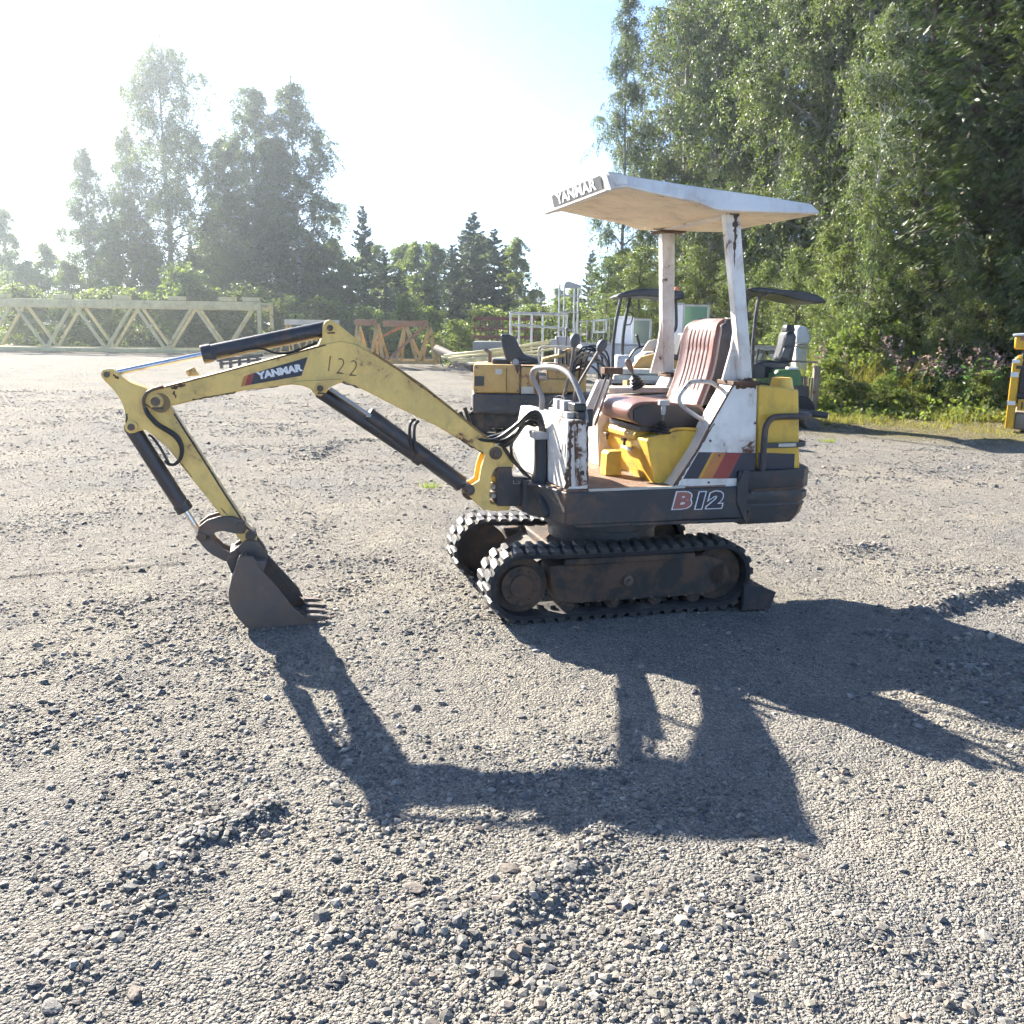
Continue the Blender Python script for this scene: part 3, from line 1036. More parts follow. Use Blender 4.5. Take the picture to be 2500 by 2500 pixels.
for c, r, y in (((1.408,0.05,1.475), .026, .058), ((1.465,0.072,1.18), .027, .080), ((2.237,0.065,1.12), .036, .072)):
    p = MB()
    p.disc_y((c[0], c[2]), r, -y, y, 22)
    bo = p.build('pin_boss', YEL, boom_o, .003)
    p = MB()
    p.disc_y((c[0], c[2]), r * .6, -y - .01, y + .010, 16)
    p.disc_y((c[0], c[2]), r * .3, y + .010, y + .015, 10)
    p.box((c[0] - r * .9, y + .001, c[2] - r * 1.05), (c[0] + r * .5, y + .006, c[2] - r * .75))
    p.build('pin', PIN, boom_o, .002)
k = MB()
k.prism([(2.089,1.236), (2.098,1.264), (2.056,1.281), (2.034,1.24)], .012, .022)
k.build('lug_plate', YEL, boom_o, .002)
wr = MB()
wr.tube([(2.287,0.075,1.09), (2.289,0.075,1.125), (2.274,0.075,1.158), (2.247,0.075,1.177), (2.195,0.075,1.19)], .008, 8, smooth=4)
wr.build('hose_guard', PIN, boom_o)
for k, (a, b, wd) in enumerate((
        ((2.07,0.065,1.127), (1.869,0.065,1.161), .010), ((2.163,0.065,1.182), (2.099,0.065,1.201), .022), ((2.289,0.065,1.111), (2.254,0.065,1.087), .012),
        ((1.62,0.065,1.342), (1.471,0.065,1.383), .008), ((1.355,0.065,1.21), (1.264,0.065,1.179), .010), ((1.045,0.065,1.253), (0.844,0.065,1.106), .009),
        ((0.757,0.065,0.917), (0.624,0.065,0.832), .012), ((1.821,0.065,1.167), (1.665,0.065,1.19), .006), ((2.153,0.065,1.168), (2.144,0.065,1.135), .016))):
    rust_strip(a, b, wd, boom_o, 1, 60 + k)
gs = MB()
gc = (2.237,0.065,1.12)
gs.disc_y((gc[0] - .02, gc[2] - .008), .047, .0648, .0656, 18)
gs.build('grease_stain', STENCIL, boom_o)
# name plate on the boom and stencilled number
pl = MB()
pl.prism([(1.775,1.256), (1.52,1.332), (1.553,1.242), (1.794,1.199)], .0655, .0675)
plo = pl.build('name_plate', NAVY, boom_o)
pl = MB()
pl.prism([(1.806,1.246), (1.775,1.256), (1.794,1.199), (1.824,1.193)], .0655, .0675)
pl.build('name_plate_red', REDD, boom_o)
pl = MB()
pl.prism([(1.827,1.238), (1.806,1.246), (1.824,1.193), (1.843,1.189)], .0655, .0675)
pl.build('name_plate_orange', ORANGE, boom_o)
lettering('YANMAR', .046, WHITED, boom_o, frame((1.656,0.068,1.26), (-1, 0, .20), (0, 0, 1)), bold=.0028, sx=1.12)
for ch, px in (('1', (1.416,0.067,1.297)), ('2', (1.36,0.067,1.285)), ('2', (1.297,0.067,1.275))):
    lettering(ch, .118, STENCIL, boom_o, frame(px, (-1, 0, -.16), (0, 0, 1)), name='stencil_number', bold=-.0022, sx=.8)

# ---------------------------------------------------------------- dipper arm
dip = MB()
dip.prism([(2.472,1.241), (2.459,1.264), (2.439,1.276), (2.418,1.272), (2.384,1.235), (2.343,1.207), (2.266,1.177), (2.17,1.085), (2.043,0.853), (1.947,0.672), (1.843,0.486), (1.793,0.437), (1.798,0.412), (1.829,0.396), (1.868,0.402), (1.879,0.42), (1.972,0.561), (2.122,0.78), (2.199,0.899), (2.248,0.945), (2.291,0.982), (2.32,0.978), (2.339,0.969), (2.367,0.967), (2.386,0.989), (2.382,1.022), (2.376,1.057), (2.389,1.114), (2.409,1.155), (2.431,1.186), (2.459,1.216)], -.05, .05)
dip_o = dip.build('dipper_arm', YEL, EX, .005, sharp=28)
sm = MB()
sm.tube([(2.158,0.051,1.059), (2.043,0.051,0.849), (1.947,0.051,0.668), (1.843,0.051,0.482), (1.797,0.051,0.438)], .005, 6)
sm.build('edge_seam', BLK, dip_o)
for c, r in (((2.445,0.05,1.247), .026), ((2.354,0.05,0.998), .030), ((1.827,0.05,0.439), .026)):
    p = MB()
    p.disc_y((c[0], c[2]), r, -.06, .06, 22)
    p.build('pin_boss', YEL if c[2] > .6 else BUCK, dip_o, .003)
    p = MB()
    p.disc_y((c[0], c[2]), r * .55, -.07, .070, 14)
    p.build('pin', PIN, dip_o, .002)

for k, (a, b, wd) in enumerate((((2.37,0.05,1.061), (2.377,0.05,1.003), .014), ((1.87,0.05,0.458), (1.962,0.05,0.588), .008), ((2.178,0.05,0.87), (2.09,0.05,0.746), .006), ((2.438,0.05,1.264), (2.396,0.05,1.226), .016))):
    rust_strip(a, b, wd, dip_o, 1, 80 + k)

# ---------------------------------------------------------------- hydraulic cylinders
def cylinder(a, b, cfrac, r, rr, y, collar=True):
    """barrel from a towards b up to cfrac, then the rod"""
    a, b = Vector((a[0], y, a[2])), Vector((b[0], y, b[2]))
    c = a.lerp(b, cfrac)
    m = MB()
    m.tube([a, c], r, 20)
    d = (b - a).normalized()
    if collar:
        m.tube([c - d * .035, c + d * .012], r * 1.12, 20)
    o = m.build('cylinder_barrel', CYL, EX, .003)
    q = MB()
    q.tube([c, b], rr, 14)
    q.build('cylinder_rod', CHROME, o)
    e = MB()
    e.tube([b + Vector((0, -.03, 0)), b + Vector((0, .03, 0))], rr * 1.7, 14)
    e.tube([a + Vector((0, -.04, 0)), a + Vector((0, .04, 0))], r * .8, 14)
    e.build('cylinder_eye', PIN, o)
    return o
c1 = cylinder((1.404,0,1.474), (2.452,0,1.244), .575, .040, .0135, .0)
t_ = MB()
t_.box((-.028, -.02, -.02), (.028, .02, .03), Matrix.Translation((1.977,0.02,1.336)))
t_.build('port_block', CYL, c1, .003)
t_ = MB()
t_.tube([(1.891,0.03,1.343), (1.794,0.035,1.367), (1.736,0.04,1.37), (1.678,0.045,1.351), (1.619,0.045,1.351), (1.55,0.045,1.371), (1.47,0.045,1.404)], .006, 8, smooth=5)
t_.build('steel_line', HOSE, c1)
c2 = cylinder((1.465,0,1.161), (0.686,0,0.619), .66, .034, .024, .0)
t_ = MB()
t_.tube([(1.224,0,1.04), (0.724,0,0.659)], .043, 20)
t_.build('cylinder_sleeve', CYL, c2, .004)
t_ = MB()
t_.tube([(1.413,0.042,1.176), (1.304,0.042,1.101), (1.212,0.042,1.036)], .010, 8)
t_.build('steel_line', GREYP, c2)
t_ = MB()
t_.tube([(0.997,0.05,0.855), (1.008,0.05,0.898), (1.013,0.045,0.962), (1.003,0.04,1.003), (0.98,0.03,1.015)], .008, 8, smooth=5)
t_.build('hose', HOSE, c2)
t_ = MB()
t_.tube([(0.976,0.05,0.837), (0.986,0.05,0.887), (0.989,0.045,0.948), (0.982,0.04,0.99), (0.963,0.03,1.006)], .008, 8, smooth=5)
t_.build('hose', HOSE, c2)
c3 = cylinder((2.36,0,0.993), (2.066,0,0.439), .745, .038, .0145, .0)
t_ = MB()
t_.tube([(2.28,0.04,0.957), (2.259,0.045,0.941), (2.224,0.05,0.881), (2.196,0.05,0.82)], .0065, 8, smooth=5)
t_.build('steel_line', HOSE, c3)
hs = MB()
hs.tube([(2.286,0.07,1.089), (2.271,0.085,1.06), (2.232,0.09,1.013), (2.184,0.09,0.98), (2.148,0.09,0.948), (2.129,0.088,0.9), (2.138,0.08,0.847), (2.164,0.07,0.818), (2.195,0.06,0.816), (2.213,0.055,0.833)], [.010, .012, .013, .014, .011, .009, .008, .007], 8, smooth=5)
hs.build('bucket_hose', HOSE, EX)

# ---------------------------------------------------------------- bucket and linkage
for nm, poly in (('bucket_link', [(2.08,0.465), (2.071,0.5), (2.03,0.532), (1.971,0.548), (1.905,0.545), (1.853,0.518), (1.843,0.482), (1.856,0.455), (1.897,0.457), (1.922,0.464), (1.961,0.473), (1.995,0.468), (2.015,0.441), (2.049,0.422), (2.074,0.436)]),
                 ('bucket_link', [(2.081,0.454), (2.048,0.467), (2.016,0.451), (1.998,0.416), (1.96,0.378), (1.927,0.362), (1.93,0.311), (1.963,0.321), (2.014,0.352), (2.052,0.389), (2.075,0.426)])):
    for s in (-1, 1):
        yy = .066 if 'x' not in nm else 0
        mb = MB()
        mb.prism(poly, s * .060 - .010, s * .060 + .010)
        mb.build(nm, BUCK, EX, .004)
for c in ((2.062,0.06,0.448), (1.872,0.06,0.494), (1.91,0.06,0.352)):
    p = MB()
    p.disc_y((c[0], c[2]), .022, -.085, .085, 18)
    p.build('pin', PIN, EX, .002)

front = [(1.853,0.363), (1.818,0.361), (1.785,0.292), (1.7,0.185), (1.637,0.087), (1.589,0.04), (1.562,0.016), (1.515,-0.003)]
ctrl = [(1.515,-0.003), (1.577,-0.029), (1.659,-0.033), (1.749,-0.031), (1.843,-0.015), (1.886,0.025), (1.923,0.085), (1.943,0.158), (1.93,0.235), (1.909,0.285), (1.886,0.352), (1.853,0.363)]
def spline(c, k=4):
    out = []
    for i in range(len(c) - 1):
        p0, p1, p2, p3 = c[max(i - 1, 0)], c[i], c[i + 1], c[min(i + 2, len(c) - 1)]
        for q in range(k):
            u = q / k
            out.append(tuple(.5 * (2 * b_ + (c_ - a_) * u + (2 * a_ - 5 * b_ + 4 * c_ - d_) * u * u + (3 * b_ - a_ - 3 * c_ + d_) * u ** 3) for a_, b_, c_, d_ in zip(p0, p1, p2, p3)))
    return out + [c[-1]]
back = spline(ctrl)
side = back[:-1] + front[:-1]
bk = MB()
for s in (-1, 1):
    bk.prism(side, s * .17 - .006, s * .17 + .006)
cx = sum(p[0] for p in side) / len(side)
cz = sum(p[1] for p in side) / len(side)
inn = [(p[0] + (cx - p[0]) * .045, p[1] + (cz - p[1]) * .045) for p in back]
for i in range(len(back) - 1):
    bk.prism([back[i], back[i + 1], inn[i + 1], inn[i]], -.168, .168)
bucket_o = bk.build('bucket', BUCK, EX, .0025)
for s in (-1, 1):
    e = MB()
    e.prism([(1.949,0.32), (1.907,0.377), (1.845,0.423), (1.798,0.414), (1.769,0.374), (1.745,0.322), (1.777,0.274), (1.858,0.263), (1.926,0.25)], s * .062 - .012, s * .062 + .012)
    e.build('bucket_ear', BUCK, bucket_o, .003)
tp = MB()
tp.prism([(1.908,0.285), (1.835,0.333), (1.754,0.329), (1.777,0.258), (1.859,0.247), (1.92,0.234)], -.168, .168)
tp.build('bucket_top_plate', BUCK, bucket_o, .003)
ct = MB()
ct.prism([(1.799,0.352), (1.753,0.295), (1.662,0.179), (1.592,0.092), (1.569,0.038), (1.593,0.045), (1.64,0.095), (1.709,0.199), (1.778,0.283)], -.174, -.158)
ct.build('side_cutter', BUCK, bucket_o, .002)
for yy in (.15, .05, -.05, -.15):
    tt = MB()
    lx = (1.545,0.17,0.015)
    tt.loft([[(lx[0] + .02, yy - .022, lx[2] - .006), (lx[0] + .02, yy + .022, lx[2] - .006), (lx[0] + .02, yy + .022, lx[2] + .022), (lx[0] + .02, yy - .022, lx[2] + .022)],
             [(lx[0] - .03, yy - .020, lx[2] - .004), (lx[0] - .03, yy + .020, lx[2] - .004), (lx[0] - .03, yy + .020, lx[2] + .018), (lx[0] - .03, yy - .020, lx[2] + .018)],
             [(lx[0] - .075, yy - .013, lx[2] + .002), (lx[0] - .075, yy + .013, lx[2] + .002), (lx[0] - .075, yy + .013, lx[2] + .008), (lx[0] - .075, yy - .013, lx[2] + .008)]])
    tt.build('bucket_tooth', BUCK, bucket_o, .002)

# ---------------------------------------------------------------- dash console
dash = MB()
dash.add([(.287, .45, 1.045), (.185, .45, 1.045), (.170, .45, .694), (.290, .45, .694), (.290, -.40, 1.045), (.22, -.40, 1.045), (.20, -.22, .694), (.325, -.22, .694), (.330, -.42, .80), (.21, -.42, .80)],
         [(0, 1, 2, 3), (4, 0, 3, 7, 8), (1, 5, 9, 6, 2), (0, 4, 5, 1), (5, 4, 8, 9), (9, 8, 7, 6), (3, 2, 6, 7)])
dash_o = dash.build('dash_console', WHT, EX, .006)
sp_ = MB()
sp_.prism([(0.256,1.024), (0.196,1.03), (0.179,0.717), (0.24,0.71)], .45, .457)
sp_.build('side_cover', WHTR, dash_o, .002)
rust_strip((.272, .4502, 1.035), (.270, .4502, .71), .030, dash_o, 1, 21)
rust_strip((.283, .4502, .80), (.285, .4502, .70), .028, dash_o, 1, 22)
rust_strip((.268, .4572, 1.036), (.195, .4572, 1.034), .030, dash_o, 1, 23)
rust_strip((.240, .4572, 1.030), (.238, .4572, .955), .016, dash_o, 1, 24, taper=1)
rust_strip((.188, .4572, 1.03), (.176, .4572, .72), .012, dash_o, 1, 25)
h = MB()
c = (0.208,0.46,0.779)
h.disc_y((c[0], c[2]), .012, .455, .460, 16)
h.build('key_hole', BLACKP, dash_o)
dc = MB()   # dark badge on the front panel
dc.add([(.2935, .39, .87), (.2935, .10, .90), (.2935, .10, .985), (.2935, .25, .965)], [(0, 1, 2, 3)])
dc.build('front_badge', NAVY, dash_o)
dc = MB()
dc.add([(.2925, .43, .85), (.2925, .395, .86), (.2925, .33, .935), (.2925, .43, .93)], [(0, 1, 2, 3)])
dc.build('front_badge_grey', GREYP, dash_o)
lettering('YANMAR', .045, WHITED, dash_o, frame((.295, .30, .905), (0, 1, -.03), (0, 0, 1)), bold=.001, sx=1.0)
# relays and fuse housing behind the dash
hb = MB()
hb.box((.19, .0, 1.046), (.23, .44, 1.085))
hb.box((.185, .33, 1.085), (.25, .435, 1.125))
hb.box((.12, -.10, 1.00), (.185, .36, 1.09))
hb.build('switch_housing', BLACKP, dash_o, .006)
for yy in (.16, .27):
    q = MB()
    q.box((.215, yy - .085, 1.046), (.27, yy + .035, 1.075))
    q.box((.205, yy - .055, 1.075), (.255, yy + .015, 1.125))
    q.build('relay_box', GREYP, dash_o, .003)
for yy in (.31,):
    q = MB()
    q.box((.215, yy, 1.046), (.27, yy + .07, 1.075))
    q.build('relay_box', GREYP, dash_o, .003)
wi = MB()
wi.tube([(.24, .02, 1.05), (.25, .03, 1.09), (.23, .09, 1.135), (.22, .16, 1.14), (.22, .20, 1.125)], .003, 6, smooth=5)
wi.build('cable', HOSE, dash_o)
gh = MB()
gh.tube([(.25, -.12, 1.04), (.25, -.12, 1.12), (.29, -.15, 1.21), (.295, -.155, 1.245), (.28, -.12, 1.272), (.255, .0, 1.285), (.235, .13, 1.285), (.215, .24, 1.258), (.20, .32, 1.20), (.185, .38, 1.12), (.18, .415, 1.03)], .0145, 12, smooth=6)
gh.build('grab_handle', paint('handle_grey_paint', (.30, .29, .29), .38, .25, .2), EX)

# hoses from the boom over the dash and down its front
for i in range(5):
    d, e = i * .030, (0, .022, -.015, .034, .008)[i]
    hm = MB()
    hm.tube([(.82 - d, .045 - d * .8, .985 + d * .7), (.70 - d * .5, .05 - d, .925 - e * 1.5), (.57 + e, .07 - d, .905 - d * .5 + e), (.46 + e, .10 - d * .8, .98 - d * .9), (.395 - e * .4, .12 - d * .7, 1.045 - d * .55), (.345, .135 - d * .6, 1.052 - d * .6), (.322, .155 - d * .5, .98), (.315, .17 - d * .5, .88), (.318, .185 - d * .5, .76), (.335, .215 - d * .4, .66), (.335, .27 - d * .4, .58), (.30, .30 - d * .4, .53)], .0105, 8, smooth=5)
    hm.build('hydraulic_hose', HOSE, EX)
gt = MB()
gt.tube([(.318, .12, .945), (.316, .13, .86), (.318, .14, .75), (.34, .16, .66), (.335, .24, .60), (.32, .29, .53)], [.042, .046, .048, .048, .04, .035], 12, smooth=5)
gt.build('hose_sleeve', HOSE, EX)
cl = MB()
cl.box((.27, .02, .915), (.372, .185, .955))
cl.build('hose_clamp', GREYP, EX, .005)
for i in range(3):
    hm = MB()
    hm.tube([(.52 - i * .03, -.06 + i * .04, .86), (.44, -.05 + i * .03, .79), (.37, .0 + i * .05, .70), (.33, .05 + i * .06, .69)], .008, 8, smooth=5)
    hm.build('hydraulic_hose', HOSE, EX)
wire = MB()
wire.tube([(0.55,0.07,0.914), (0.504,0.08,0.838), (0.463,0.09,0.783), (0.415,0.09,0.746), (0.38,0.09,0.714)], .005, 6, smooth=4)
wire.build('cable', HOSE, EX)

# ---------------------------------------------------------------- control levers
GREYL = plain('lever_grip', (.10, .10, .105), .45)
LEV = paint('lever_steel', (.16, .13, .105), .5, .45, .2, scale=16)
for path, kc in (([(.215, .12, 1.10), (.18, .12, 1.22), (.15, .12, 1.40)], (.148, .12, 1.432)), ([(.14, .12, 1.10), (.13, .12, 1.18), (.01, .12, 1.38)], (-.005, .12, 1.405))):
    m = MB()
    m.tube(path, .0085, 8, smooth=4)
    o = m.build('control_lever', LEV, EX)
    g = MB()
    d = (Vector(path[-1]) - Vector(path[-2])).normalized()
    c = Vector(kc)
    g.tube([c - d * .040, c - d * .03, c - d * .012, c + d * .012, c + d * .028, c + d * .034], [.011, .019, .0265, .0265, .017, .004], 14)
    g.build('lever_knob', GREYL, o)
for dx in (0.0, .05):
    lk = MB()
    a, b = Vector((0.049,0.1,0.977)), Vector((-0.051,0.1,1.262))
    lk.tube([a + Vector((-dx * .7, 0, 0)), b + Vector((-dx * .6, 0, 0))], .007, 8)
    lk.build('pedal_rod', LEV, EX)
br = MB()
br.box((-.075, -.03, -.015), (.03, .03, .02), Matrix.Translation((-0.051,0.1,1.268)))
br.build('rod_bracket', RUST, EX, .003)
wp = MB()
wp.prism([(0.02,0.974), (-0.084,1.207), (-0.158,1.207), (-0.053,0.973)], -.16, -.12)
wp.build('pedal_cover', WHT, EX, .003)

# right hand console and the far joystick
cn = MB()
cn.prism([(-.16, .69), (-.14, .98), (-.26, 1.10), (-.62, 1.12), (-.62, .69)], -.45, -.27)
cn.build('right_console', WHT, EX, .008)
cn = MB()
cn.box((-.62, -.45, 1.122), (-.20, -.26, 1.155))
cn.build('console_top', CREAM, EX, .006)

def joystick(b, tip, grip):
    m = MB()
    m.tube([b, (b[0] + (tip[0] - b[0]) * .4, b[1] + (tip[1] - b[1]) * .4, b[2] + (tip[2] - b[2]) * .4), tip], .008, 8)
    o = m.build('joystick', LEV, EX)
    t = MB()
    rs_ = [.046, .05, .040, .044, .034, .038, .028, .031, .018, .010]
    t.tube([Vector(b).lerp(Vector(tip), -.28 + .065 * i) for i in range(10)], rs_, 14)
    t.build('rubber_boot', BLACKP, o)
    g = MB()
    d = (Vector(tip) - Vector(b)).normalized()
    if grip:
        g.tube([Vector(tip) - d * .05, Vector(tip) - d * .02, Vector(tip)], [.011, .013, .011], 10)
        g.box((-.028, -.016, -.010), (.028, .016, .018), Matrix.Translation(Vector(tip) + d * .01))
    else:
        g.tube([Vector(tip) - d * .07, Vector(tip) - d * .03, Vector(tip), Vector(tip) + d * .012], [.013, .019, .018, .008], 12)
    g.build('grip', GREYP if grip else LEV, o, .004)
joystick((-.375, -.28, 1.19), (-.318, -.28, 1.31), False)
joystick((-.292, .30, .985), (-.293, .30, 1.10), True)

# ---------------------------------------------------------------- seat base
XB = -.193
sbm = MB()
# near side pod with its slanted rear edge and the front sheet
sbm.prism([(-0.193,0.919), (-0.314,0.958), (-0.38,0.97), (-0.528,0.963), (-0.349,0.663), (-0.252,0.66)], .20, .33)
sbo = sbm.build('seat_base', YEL2, EX, .005)
fb = MB()
fb.add([(XB, .20, .921), (XB, -.33, .921), (XB - .02, -.33, .83), (-.215, -.12, .80), (-.245, .06, .69), (-.247, .20, .69)], [(0, 1, 2, 3, 4, 5)])
fb.add([(-.60, .20, .921), (-.60, -.33, .921), (-.60, -.33, .69), (-.60, .20, .69)], [(3, 2, 1, 0)])
fb.build('seat_base_front', YEL2, sbo)
# the front sheet's far cut-out and the inner sheet behind it
ib = MB()
ib.prism([(-.26, .69), (-.26, .93), (-.60, .93), (-.60, .69)], -.33, .20)
ib.build('seat_base_box', YEL2, sbo)
hd = MB()
hd.prism([(XB + .012, .905), (XB + .012, .935), (XB - .005, .955), (-.60, .975), (-.60, .90)], -.42, .185)
hd.build('hood_lid', YEL2, sbo, .008)
rimm = MB()
rimm.tube([(-0.199,0.325,0.927), (-0.254,0.325,0.939), (-0.316,0.325,0.966), (-0.374,0.325,0.978), (-0.537,0.325,0.971)], .008, 8, smooth=4)
rimm.build('pod_rim', YEL2, sbo)
for yy in (-.21, .06):
    q = MB()
    q.box((XB + .008, yy - .022, .886), (XB + .028, yy + .022, .902))
    q.box((XB + .010, yy - .006, .862), (XB + .022, yy + .010, .886))
    q.build('latch', PIN, sbo, .002)
lb = MB()
lb.add([(-.2355, .24, .765), (-.2355, .325, .765), (-.248, .325, .705), (-.248, .24, .705)], [(3, 2, 1, 0)])
lb.build('warning_label', CREAM, sbo)
lb = MB()
lb.box((XB - .006, -.02, .838), (XB + .0035, .13, .856))
lb.build('model_label', GREYP, sbo)
pd = MB()
pd.prism([(-.075, .692), (-.080, .815), (-.095, .828), (-.165, .828), (-.17, .692)], -.035, .060)
pd.build('foot_pedestal', YEL2, EX, .005)

# ---------------------------------------------------------------- seat
cu = MB()
prof = [(-.125, 1.02), (-.112, 1.06), (-.125, 1.095), (-.165, 1.118), (-.26, 1.122), (-.40, 1.108), (-.50, 1.098), (-.56, 1.10), (-.575, 1.05), (-.56, .985), (-.35, .975), (-.18, .985)]
rings = []
for y, k in ((.235, .90), (.245, .97), (.225, 1.0), (.12, 1.015), (0, .985), (-.12, 1.015), (-.20, 1.0), (-.225, .97), (-.215, .90)):
    rings.append([(-.34 + (p[0] + .34) * (k if k < 1 else 1), y, 1.04 + (p[1] - 1.04) * k) for p in prof])
cu.loft(rings[::-1])
cu_o = cu.build('seat_cushion', VINYL, EX, sharp=60, sub=1)
sd = MB()
sd.prism([(-.150, 1.02), (-.145, 1.075), (-.19, 1.098), (-.30, 1.105), (-.42, 1.09), (-.52, 1.085), (-.57, 1.05), (-.575, .985), (-.35, .972), (-.20, .985)], .225, .249)
sd.build('cushion_side', VINYLD, cu_o, .006)
pan = MB()
pan.box((-.56, -.21, .955), (-.19, .24, .985))
pan.build('seat_pan', BLK, EX, .004)
# backrest: pleated front
bk_ = MB()
def bpt(t, yy, d):
    # t height fraction, d 0 front .. 1 back
    z0, z1 = 1.09, 1.555
    z = z0 + (z1 - z0) * t
    x = -.540 - .112 * t - .018 * math.sin(math.pi * min(t * 1.3, 1))
    th = .085 + .03 * math.sin(math.pi * t) * .5
    return (x - d * th, yy, z)
nt_, ny_ = 22, 80
grid = []
for i in range(nt_ + 1):
    t = i / nt_
    hw = .215 * (1 - .25 * max(0, (t - .78) / .22) ** 2)
    row = []
    for j in range(ny_ + 1):
        u = -1 + 2 * j / ny_
        a = abs(u)
        x, y, z = bpt(t, .005 + u * hw, 0)
        wing_ = .026 * max(0, (a - .62) / .38) ** 2
        pleat = 0
        if a < .60 and .06 < t < .93:
            pl_ = math.cos(u / .60 * math.pi * 5.5)
            pleat = -.008 * max(0, -pl_) ** 5 * min(1, (t - .06) * 8) * min(1, (.93 - t) * 8)
            if .60 < t < .66:
                pleat -= .004
        roll = -.05 * max(0, (t - .90) / .10) ** 2
        edge_ = -.045 * max(0, (a - .90) / .10) ** 2
        row.append((x + wing_ + pleat + roll + edge_, y, z))
    grid.append(row)
vs = [p for r in grid for p in r]
fs = [(i * (ny_ + 1) + j, i * (ny_ + 1) + j + 1, (i + 1) * (ny_ + 1) + j + 1, (i + 1) * (ny_ + 1) + j) for i in range(nt_) for j in range(ny_)]
bk_.add(vs, [f[::-1] for f in fs])
br_o = bk_.build('backrest', VINYL, EX, sharp=70)
sh = MB()
rg = []
for i in range(nt_ + 1):
    t = i / nt_
    hw = .213 * (1 - .25 * max(0, (t - .78) / .22) ** 2)
    roll = -.05 * max(0, (t - .90) / .10) ** 2
    f0, b0 = bpt(t, 0, 0), bpt(t, 0, 1)
    xf, xb = f0[0] - .020 + roll, b0[0] - (.0 if t < .92 else -.03 * (t - .92) / .08)
    rg.append([(xf, .005 + hw, f0[2]), (xb, .005 + hw * .93, f0[2]), (xb, .005 - hw * .93, f0[2]), (xf, .005 - hw, f0[2])])
sh.loft(rg)
sh.build('backrest_shell', VINYLD, br_o, .012)
for s in (1, -1):
    pp = MB()
    path = [(bpt(i / 12, 0, 0)[0] - .010 - (.05 * max(0, (i / 12 - .90) / .10) ** 2), .005 + s * .2135 * (1 - .25 * max(0, (i / 12 - .78) / .22) ** 2), bpt(i / 12, 0, 0)[2]) for i in range(13)]
    pp.tube(path, .0055, 6)
    pp.build('piping', MATS.get('piping_grey') or plain('piping_grey', (.35, .30, .29), .5), br_o)
ar = MB()
ar.tube([(-0.524,0.36,1.008), (-0.455,0.36,1.048), (-0.377,0.36,1.096), (-0.352,0.36,1.13), (-0.359,0.36,1.164), (-0.398,0.36,1.214), (-0.421,0.36,1.227), (-0.472,0.36,1.229), (-0.529,0.36,1.223), (-0.569,0.36,1.201), (-0.621,0.36,1.173)], .0115, 10, smooth=4)
ar.build('armrest', paint('armrest_paint', (.52, .50, .48), .4, .3, .2, scale=20), EX)
tb = MB()
tb.box((-.60, .32, .975), (-.50, .345, 1.005))
tb.build('armrest_bracket', CREAM, EX, .003)

# ---------------------------------------------------------------- engine housing
hp = [(-0.614,1.222), (-0.749,1.217), (-0.766,0.858), (-0.771,0.761), (-0.697,0.721), (-0.667,0.665), (-0.292,0.675), (-0.432,0.878), (-0.496,1.009)]
ho = None
for s in (1, -1):
    m = MB()
    m.prism(hp, s * .30, s * .45)
    o = m.build('side_panel', WHT, EX, .004)
    ho = ho or o
eh = MB()
eh.prism([(-.60, .69), (-.62, 1.12), (-.66, 1.18), (-.76, 1.19), (-.76, .69)], -.298, .298)
eh.build('engine_bulkhead', BLK, EX, .006)
q0, q1 = (-0.505,0.45,1.018), (-0.309,0.45,0.7)
rust_strip((q0[0] - .008, .4502, q0[2]), (q1[0] - .008, .4502, q1[2]), .014, ho, 1, 41)
ed = MB()
ed.tube([(-0.611,0.447,1.215), (-0.493,0.447,1.009), (-0.429,0.447,0.878), (-0.294,0.447,0.679)], .006, 6)
ed.build('panel_edge', RUST, ho)
for nm, mt, poly, y in (('stripe_navy', NAVY, [(-0.434,0.87), (-0.77,0.858), (-0.77,0.761), (-0.695,0.724), (-0.353,0.732)], .4515),
                        ('stripe_amber', AMBER, [(-0.509,0.866), (-0.525,0.866), (-0.456,0.731), (-0.439,0.732)], .4528),
                        ('stripe_orange', ORANGE, [(-0.525,0.866), (-0.589,0.862), (-0.52,0.729), (-0.456,0.731)], .4528),
                        ('stripe_red', REDD, [(-0.589,0.862), (-0.678,0.858), (-0.613,0.726), (-0.52,0.729)], .4528)):
    m = MB()
    m.prism(poly, .4495, y)
    m.build(nm, mt, ho)
for px in ((-0.496,0.451,0.928), (-0.749,0.451,1.017), (-0.501,0.451,0.708), (-0.552,0.454,0.85)):
    q = MB()
    q.disc_y((px[0], px[2]), .0065, .449, .4555, 8)
    q.build('bolt', PIN, ho)
for s in (1, -1):
    rust_strip((-.625, s * .4502, 1.208), (-.742, s * .4502, 1.207), .026, ho, s, 31 + s)
    ca = MB()
    ca.box((-.755, .29 if s > 0 else -.47, 1.214), (-.60, .47 if s > 0 else -.29, 1.236))
    ca.build('post_base_plate', RUST, EX, .003)
tk = MB()
tk.prism([(-0.771,1.217), (-0.903,1.202), (-1.017,1.187), (-1.06,0.758), (-0.798,0.765)], -.42, .42)
tk_o = tk.build('rear_hood', YEL2, EX, .010)
bd = MB()
bd.prism([(-0.8,0.855), (-1.019,0.844), (-1.021,0.759), (-0.8,0.765)], .419, .4225)
bd.build('rear_band', NAVY, tk_o)
cpn = MB()
cpn.tube([(-.99, .29, 1.18), (-.99, .29, 1.245)], [.066, .052], 18)
cpn.build('filler_cap', YEL2, tk_o, .004)
